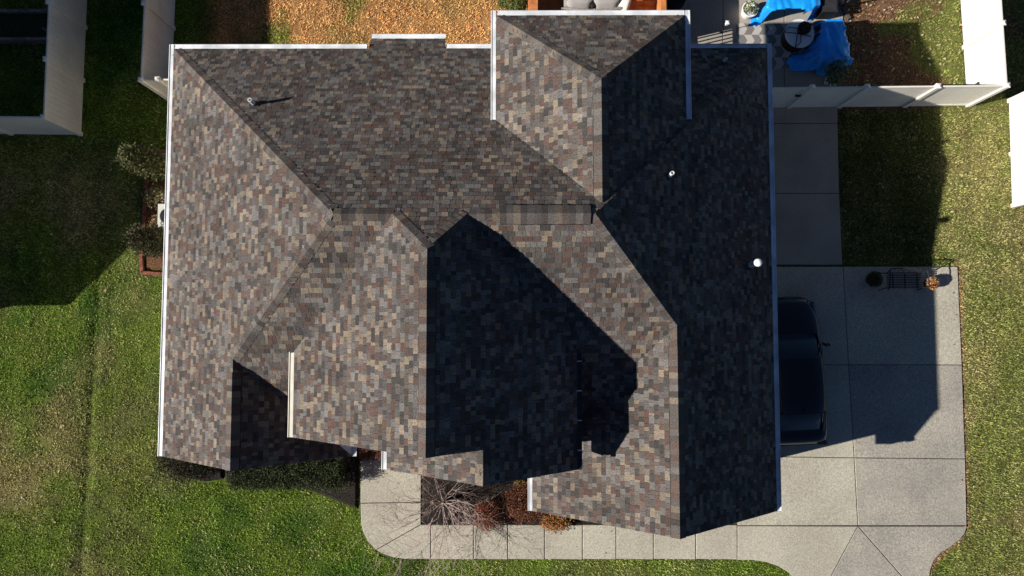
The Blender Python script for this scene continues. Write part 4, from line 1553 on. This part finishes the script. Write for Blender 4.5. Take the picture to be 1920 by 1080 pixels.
tx, ty = at(1499, 63, .62)
tb = thing("drum_table", "round drum table with white top and dark brown side beside the blue tarp", "table", (tx, ty, .05))
mb = MB(); mb.lathe([(.37, 0), (.40, .1), (.40, .52), (.38, .56)], 36, (tx, ty, .05)); mb.build("base", M['brown'], tb)
mb = MB(); mb.lathe([(.44, .56), (.455, .565), (.455, .585), (.445, .59)], 40, (tx, ty, .05)); mb.build("table_top", M['white'], tb)
fr_ = thing("folding_frame", "thin black metal frame lying on the white table top", "frame", (tx, ty, .65))
mb = MB()
Pz = lambda px, py: (*at(px, py, .66), .66)
for seg in ([(1470, 60), (1497, 63), (1520, 68)], [(1470, 60), (1479, 51), (1494, 53)], [(1495, 64), (1491, 89)], [(1502, 66), (1501, 80), (1492, 88)]):
    mb.tube([Pz(*p) for p in seg], .012, 5)
mb.build("frame_bars", M['iron'], fr_)
x, y = at(1507, 54, .8)
bk = thing("wicker_planter", "dark round wicker planter of dead stems standing on the drum table", "planter", (x, y, .64))
mb = MB(); mb.lathe([(.14, 0), (.19, .12), (.20, .24), (.19, .25), (.17, .21), (.01, .20)], 24, (x, y, .645)); mb.build("pot", M['brown'], bk)
rng = np.random.default_rng(77)
k = 420
u = rng.uniform(0, 6.28, k); rr = .17 * np.sqrt(rng.random(k))
L = []; leaf_cloud(L, np.stack([x + np.cos(u) * rr, y + np.sin(u) * rr, .9 + rng.uniform(-.03, .14, k)], 1), .02, mixc(rng, k, [(.05, .04, .03), (.09, .08, .055), (.03, .028, .02)]), rng)
cloud_obj("plant", L, bk)
x, y = at(1557, 150, .2)
planter("white_planter", "tall white planter with grey-green bush by the fence, below the blue tarp", x, y, .19, .38, 'white', [(.10, .15, .09), (.14, .19, .12), (.07, .11, .06)], 500, .03, 63, .22, .3, group="white planters on the patio")
x, y = at(1572, 134, .75)
t_ = [o for o in bpy.data.objects if o.name.startswith("white_planter")][0]
rng = np.random.default_rng(78)
k = 1700
c = rng.normal(0, 1, (k, 3)) * np.array([.16, .2, .16]) + np.array([x - .05, y - .03, .72])
L = []; leaf_cloud(L, c, .026, mixc(rng, k, [(.10, .16, .09), (.15, .21, .13), (.06, .10, .05)]), rng)
cloud_obj("bush", L, t_)
x, y = at(1403, 22, .2)
planter("white_planter", "white planter with sparse green plant at the sunlit left end of the tarp", x, y, .24, .38, 'white', [(.12, .16, .05), (.30, .28, .12), (.07, .09, .03)], 190, .03, 64, .24, .34, group="white planters on the patio")
# parasol base, folded pole and bin at the top
x, y = at(1580, 12, .1)
ub = thing("parasol_stand", "parasol stand with white pole and weighted base at the back lawn's edge", "parasol stand", (x, y, .0))
mb = MB(); mb.box((x, y, .06), (.9, .10, .08), .5); mb.box((x, y, .065), (.9, .10, .08), .5 + math.pi / 2); mb.build("cross_base", M['lead'], ub)
mb = MB(); mb.tube([(x, y, .05), (x + .02, y, 1.0), (x + .02, y + .02, 1.75)], [.035, .03, .025], 10); mb.build("pole", M['dark_metal'], ub)
mb = MB(); mb.tube([(x + .02, y + .02, 1.72), (x + .03, y + .02, 2.15)], [.06, .05], 10); mb.build("sleeve", M['white'], ub)
x, y = at(1553, 10, .5)
bn = thing("storage_bin", "dark lidded storage bin beside the sunlit blue tarp", "bin", (x, y, 0.03))
mb = MB(); mb.box((x, y, .33), (.42, .5, .58)); mb.build("body", M['trim'], bn)
mb = MB(); mb.box((x, y, .64), (.46, .54, .04)); mb.box((x, y, .672), (.36, .44, .022)); mb.build("lid", M['dark_metal'], bn)
x, y = at(1352, 60, .05)
ln = thing("path_light", "small white lantern on a thin stake beside the patio joint", "lantern", (x, y, 0.03))
mb = MB(); mb.tube([(x, y, .03), (x, y, .62)], .012, 6); mb.lathe([(.05, 0), (.06, .012), (.02, .03)], 12, (x, y, .035)); mb.build("stake", M['iron'], ln)
mb = MB(); mb.box((x, y, .70), (.075, .075, .15)); mb.build("lamp_body", M['linen'], ln)
mb = MB(); mb.add([(x - .06, y - .06, .775), (x + .06, y - .06, .775), (x + .06, y + .06, .775), (x - .06, y + .06, .775), (x, y, .85)], [(0, 1, 4), (1, 2, 4), (2, 3, 4), (3, 0, 4), (3, 2, 1, 0)]); mb.build("lamp_roof", M['white'], ln)

# ------------------------------------------------------------------ cedar deck behind the rear wing with its furniture
dk0, dk1 = at(990, 20, .75), at(1250, -90, .75)
dy0 = YN - .3
deck = thing("cedar_deck", "orange cedar deck behind the rear wing", "deck", ((dk0[0] + dk1[0]) / 2, 9.2, 0))
mb = MB()
nbd = 26
for i in range(nbd):
    w = (dk1[1] - dy0) / nbd
    mb.box(((dk0[0] + dk1[0]) / 2, dy0 + (i + .5) * w, .73), (dk1[0] - dk0[0], w - .012, .035))
mb.build("deck_boards", M['cedar'], deck)
mb = MB()
for y in (dy0 + .05, (dy0 + dk1[1]) / 2, dk1[1] - .05):
    mb.box(((dk0[0] + dk1[0]) / 2, y, .35), (dk1[0] - dk0[0], .05, .7))
mb.build("joist", M['brown'], deck)
for x, w, gap in ((at(1000, 10, 1.75)[0], .26, None), (at(1244, 10, 1.75)[0], .16, (8.5, 8.98))):
    ya_, yb_ = dy0 + .75, dk1[1]
    mb = MB()
    mb.box((x, (ya_ + yb_) / 2, 1.74), (w, yb_ - ya_, .05))
    y = ya_ + .05
    while y < yb_:
        if gap and gap[0] < y < gap[1]:
            mb.box((x, y, 1.24), (.035, .035, .95))
            y += .115
        else:
            mb.box((x, y, 1.24), (.03, .125, .95))
            y += .13
    mb.build("railing", M['cedar'], deck)
so = thing("wicker_sofa", "grey wicker sofa with pale grey cushions on the deck, its back to the house", "sofa", (*at(1100, 15, 1.1), .75))
xa, xb = at(1057, 15, 1.3)[0], at(1165, 15, 1.3)[0]
ysf = at(1100, 20, 1.4)[1]
mb = MB()
arcp = [(xa + (xb - xa) * i / 12, ysf + .10 * (1 - math.sin(i / 12 * math.pi)) - .02, 1.4 + .05 * math.sin(i / 12 * math.pi)) for i in range(13)]
mb.tube(arcp, .05, 8)
for i in range(13):
    mb.box((arcp[i][0], arcp[i][1], 1.08), ((xb - xa) / 12 + .004, .05, .62))
mb.box(((xa + xb) / 2, ysf + .5, .92), (xb - xa, .75, .28))
mb.build("wicker_frame", M['wicker'], so)
for x0_, x1_ in ((xa, xa + .16), (xb - .14, xb)):
    mb = MB(); mb.tube([((x0_ + x1_) / 2, ysf + .1, 1.35), ((x0_ + x1_) / 2, ysf + .5, 1.37), ((x0_ + x1_) / 2, ysf + .9, 1.32)], .08, 8); mb.build("arm", M['wicker'], so)


def cushion(mbx, c, d, rz=0., tilt=0.):
    n = 8
    R = Matrix.Rotation(rz, 3, 'Z') @ Matrix.Rotation(tilt, 3, 'X')
    b = len(mbx.v)
    for s in (1, -1):
        for i in range(n + 1):
            for j in range(n + 1):
                u, v = -1 + 2 * i / n, -1 + 2 * j / n
                e = max(0, (1 - u ** 4) * (1 - v ** 4)) ** .5
                p = R @ Vector((u * d[0] / 2, v * d[1] / 2, s * d[2] / 2 * e))
                mbx.v.append((c[0] + p.x, c[1] + p.y, c[2] + p.z))
    for s in range(2):
        o = b + s * (n + 1) ** 2
        for i in range(n):
            for j in range(n):
                f = (o + i * (n + 1) + j, o + (i + 1) * (n + 1) + j, o + (i + 1) * (n + 1) + j + 1, o + i * (n + 1) + j + 1)
                mbx.f.append(f if s == 0 else f[::-1]); mbx.m.append(0); mbx.c.append(None)


for i in range(2):
    mb = MB()
    cushion(mb, (xa + (xb - xa) * (.27 + .46 * i), ysf + .52, 1.14), ((xb - xa) * .44, .74, .2))
    mb.build("seat_cushion", M['cushion'], so, smooth=True)
    mb = MB()
    cushion(mb, (xa + (xb - xa) * (.27 + .46 * i), ysf + .17, 1.38), ((xb - xa) * .44, .5, .2), tilt=math.radians(62))
    mb.build("back_cushion", M['cushion'], so, smooth=True)
x, y = at(1079, 9, 1.4)
mb = MB(); cushion(mb, (x, y, 1.38), (.5, .42, .18), .45, .5)
tag(mb.build("throw_pillow", M['cushion'], None, smooth=True), "pale grey square pillow slanted in the sofa's left corner", "pillow", "pillows on the sofa")
x, y = at(1149, 8, 1.4)


def scroll_mat():
    m = bpy.data.materials.new("scroll_print")
    m.use_nodes = True
    t = m.node_tree
    p = t.nodes["Principled BSDF"]
    tc = t.nodes.new("ShaderNodeTexCoord")
    w = t.nodes.new("ShaderNodeTexWave")
    w.wave_type = 'RINGS'
    w.inputs["Scale"].default_value = 5
    w.inputs["Distortion"].default_value = 7
    w.inputs["Detail Scale"].default_value = 1.2
    r = t.nodes.new("ShaderNodeValToRGB")
    r.color_ramp.elements[0].color = (.30, .28, .26, 1)
    r.color_ramp.elements[1].color = (.72, .70, .66, 1)
    r.color_ramp.elements[0].position = .25
    r.color_ramp.elements[1].position = .45
    t.links.new(tc.outputs["Generated"], w.inputs[0])
    t.links.new(w.outputs[0], r.inputs[0])
    t.links.new(r.outputs[0], p.inputs["Base Color"])
    p.inputs["Roughness"].default_value = .95
    return m


mb = MB(); cushion(mb, (x, y, 1.39), (.40, .40, .16), .1, .7)
tag(mb.build("throw_pillow", scroll_mat(), None, smooth=True), "cream pillow with grey scroll print, on the sofa next to the white pillow", "pillow", "pillows on the sofa")
x, y = at(1170, 8, 1.4)
mb = MB(); cushion(mb, (x, y, 1.38), (.36, .45, .2), -.3, .4)
tag(mb.build("throw_pillow", M['linen'], None, smooth=True), "plain bright white pillow at the sofa's right end", "pillow", "pillows on the sofa")
x, y = at(1113, 5, 1.45)
mb = MB(); cushion(mb, (x, y, 1.44), (.28, .3, .12), .6, .3)
tag(mb.build("dark_cloth", M['trim'], None, smooth=True), "dark navy cloth bundle thrown over the middle of the sofa", "cloth")
x, y = at(1266, 2, .5)
ch = thing("wicker_chair", "black curved-back wicker chair at the deck's right corner", "chair", (x, y, .03))
mb = MB()
for i in range(9):
    z = .35 + i * .05
    mb.tube([(x + .33 * math.cos(a), y + .1 - .33 * math.sin(a), z) for a in np.linspace(.1, math.pi - .1, 12)], .014, 5)
mb.build("backrest", M['iron'], ch)
mb = MB(); mb.lathe([(.30, .36), (.33, .38), (.33, .42), (.30, .44)], 20, (x, y + .1, .03)); mb.build("seat", M['trim'], ch)
for a in (.8, 2.3, 3.9, 5.5):
    mb = MB(); mb.tube([(x + .26 * math.cos(a), y + .1 + .26 * math.sin(a), .4), (x + .3 * math.cos(a), y + .1 + .3 * math.sin(a), .035)], .018, 6); mb.build("leg", M['iron'], ch)

# ------------------------------------------------------------------ raised bed in the neighbour's yard, top left
rb = thing("raised_bed", "grey timber raised garden bed in the shaded yard at the top left", "garden bed", (*at(45, 50), 0))
P0, P1_ = at(-30, 73, .3), at(95, 20, .3)
x0_, y0_, x1_, y1_ = P0[0], P0[1], P1_[0], P1_[1]
for (cx0, cy0, sx_, sy_) in (((x0_ + x1_) / 2, y0_, x1_ - x0_ + .1, .10), ((x0_ + x1_) / 2, y1_, x1_ - x0_ + .1, .10), (x1_, (y0_ + y1_) / 2, .10, y1_ - y0_ - .11), (x0_, (y0_ + y1_) / 2, .10, y1_ - y0_ - .11)):
    mb = MB(); mb.box((cx0, cy0, .16), (sx_, sy_, .32)); mb.build("timber", M['greywood'], rb)
for px, py in ((88, 58), (90, 12)):
    x, y = at(px, py, .4)
    mb = MB(); mb.box((x, y, .3), (.05, .05, .6)); mb.build("stake", M['greywood'], rb)
mb = MB(); mb.prism([(x0_ + .06, y0_ + .06), (x1_ - .06, y0_ + .06), (x1_ - .06, y1_ - .06), (x0_ + .06, y1_ - .06)], 0, .2); mb.build("soil", M['soil'], rb)
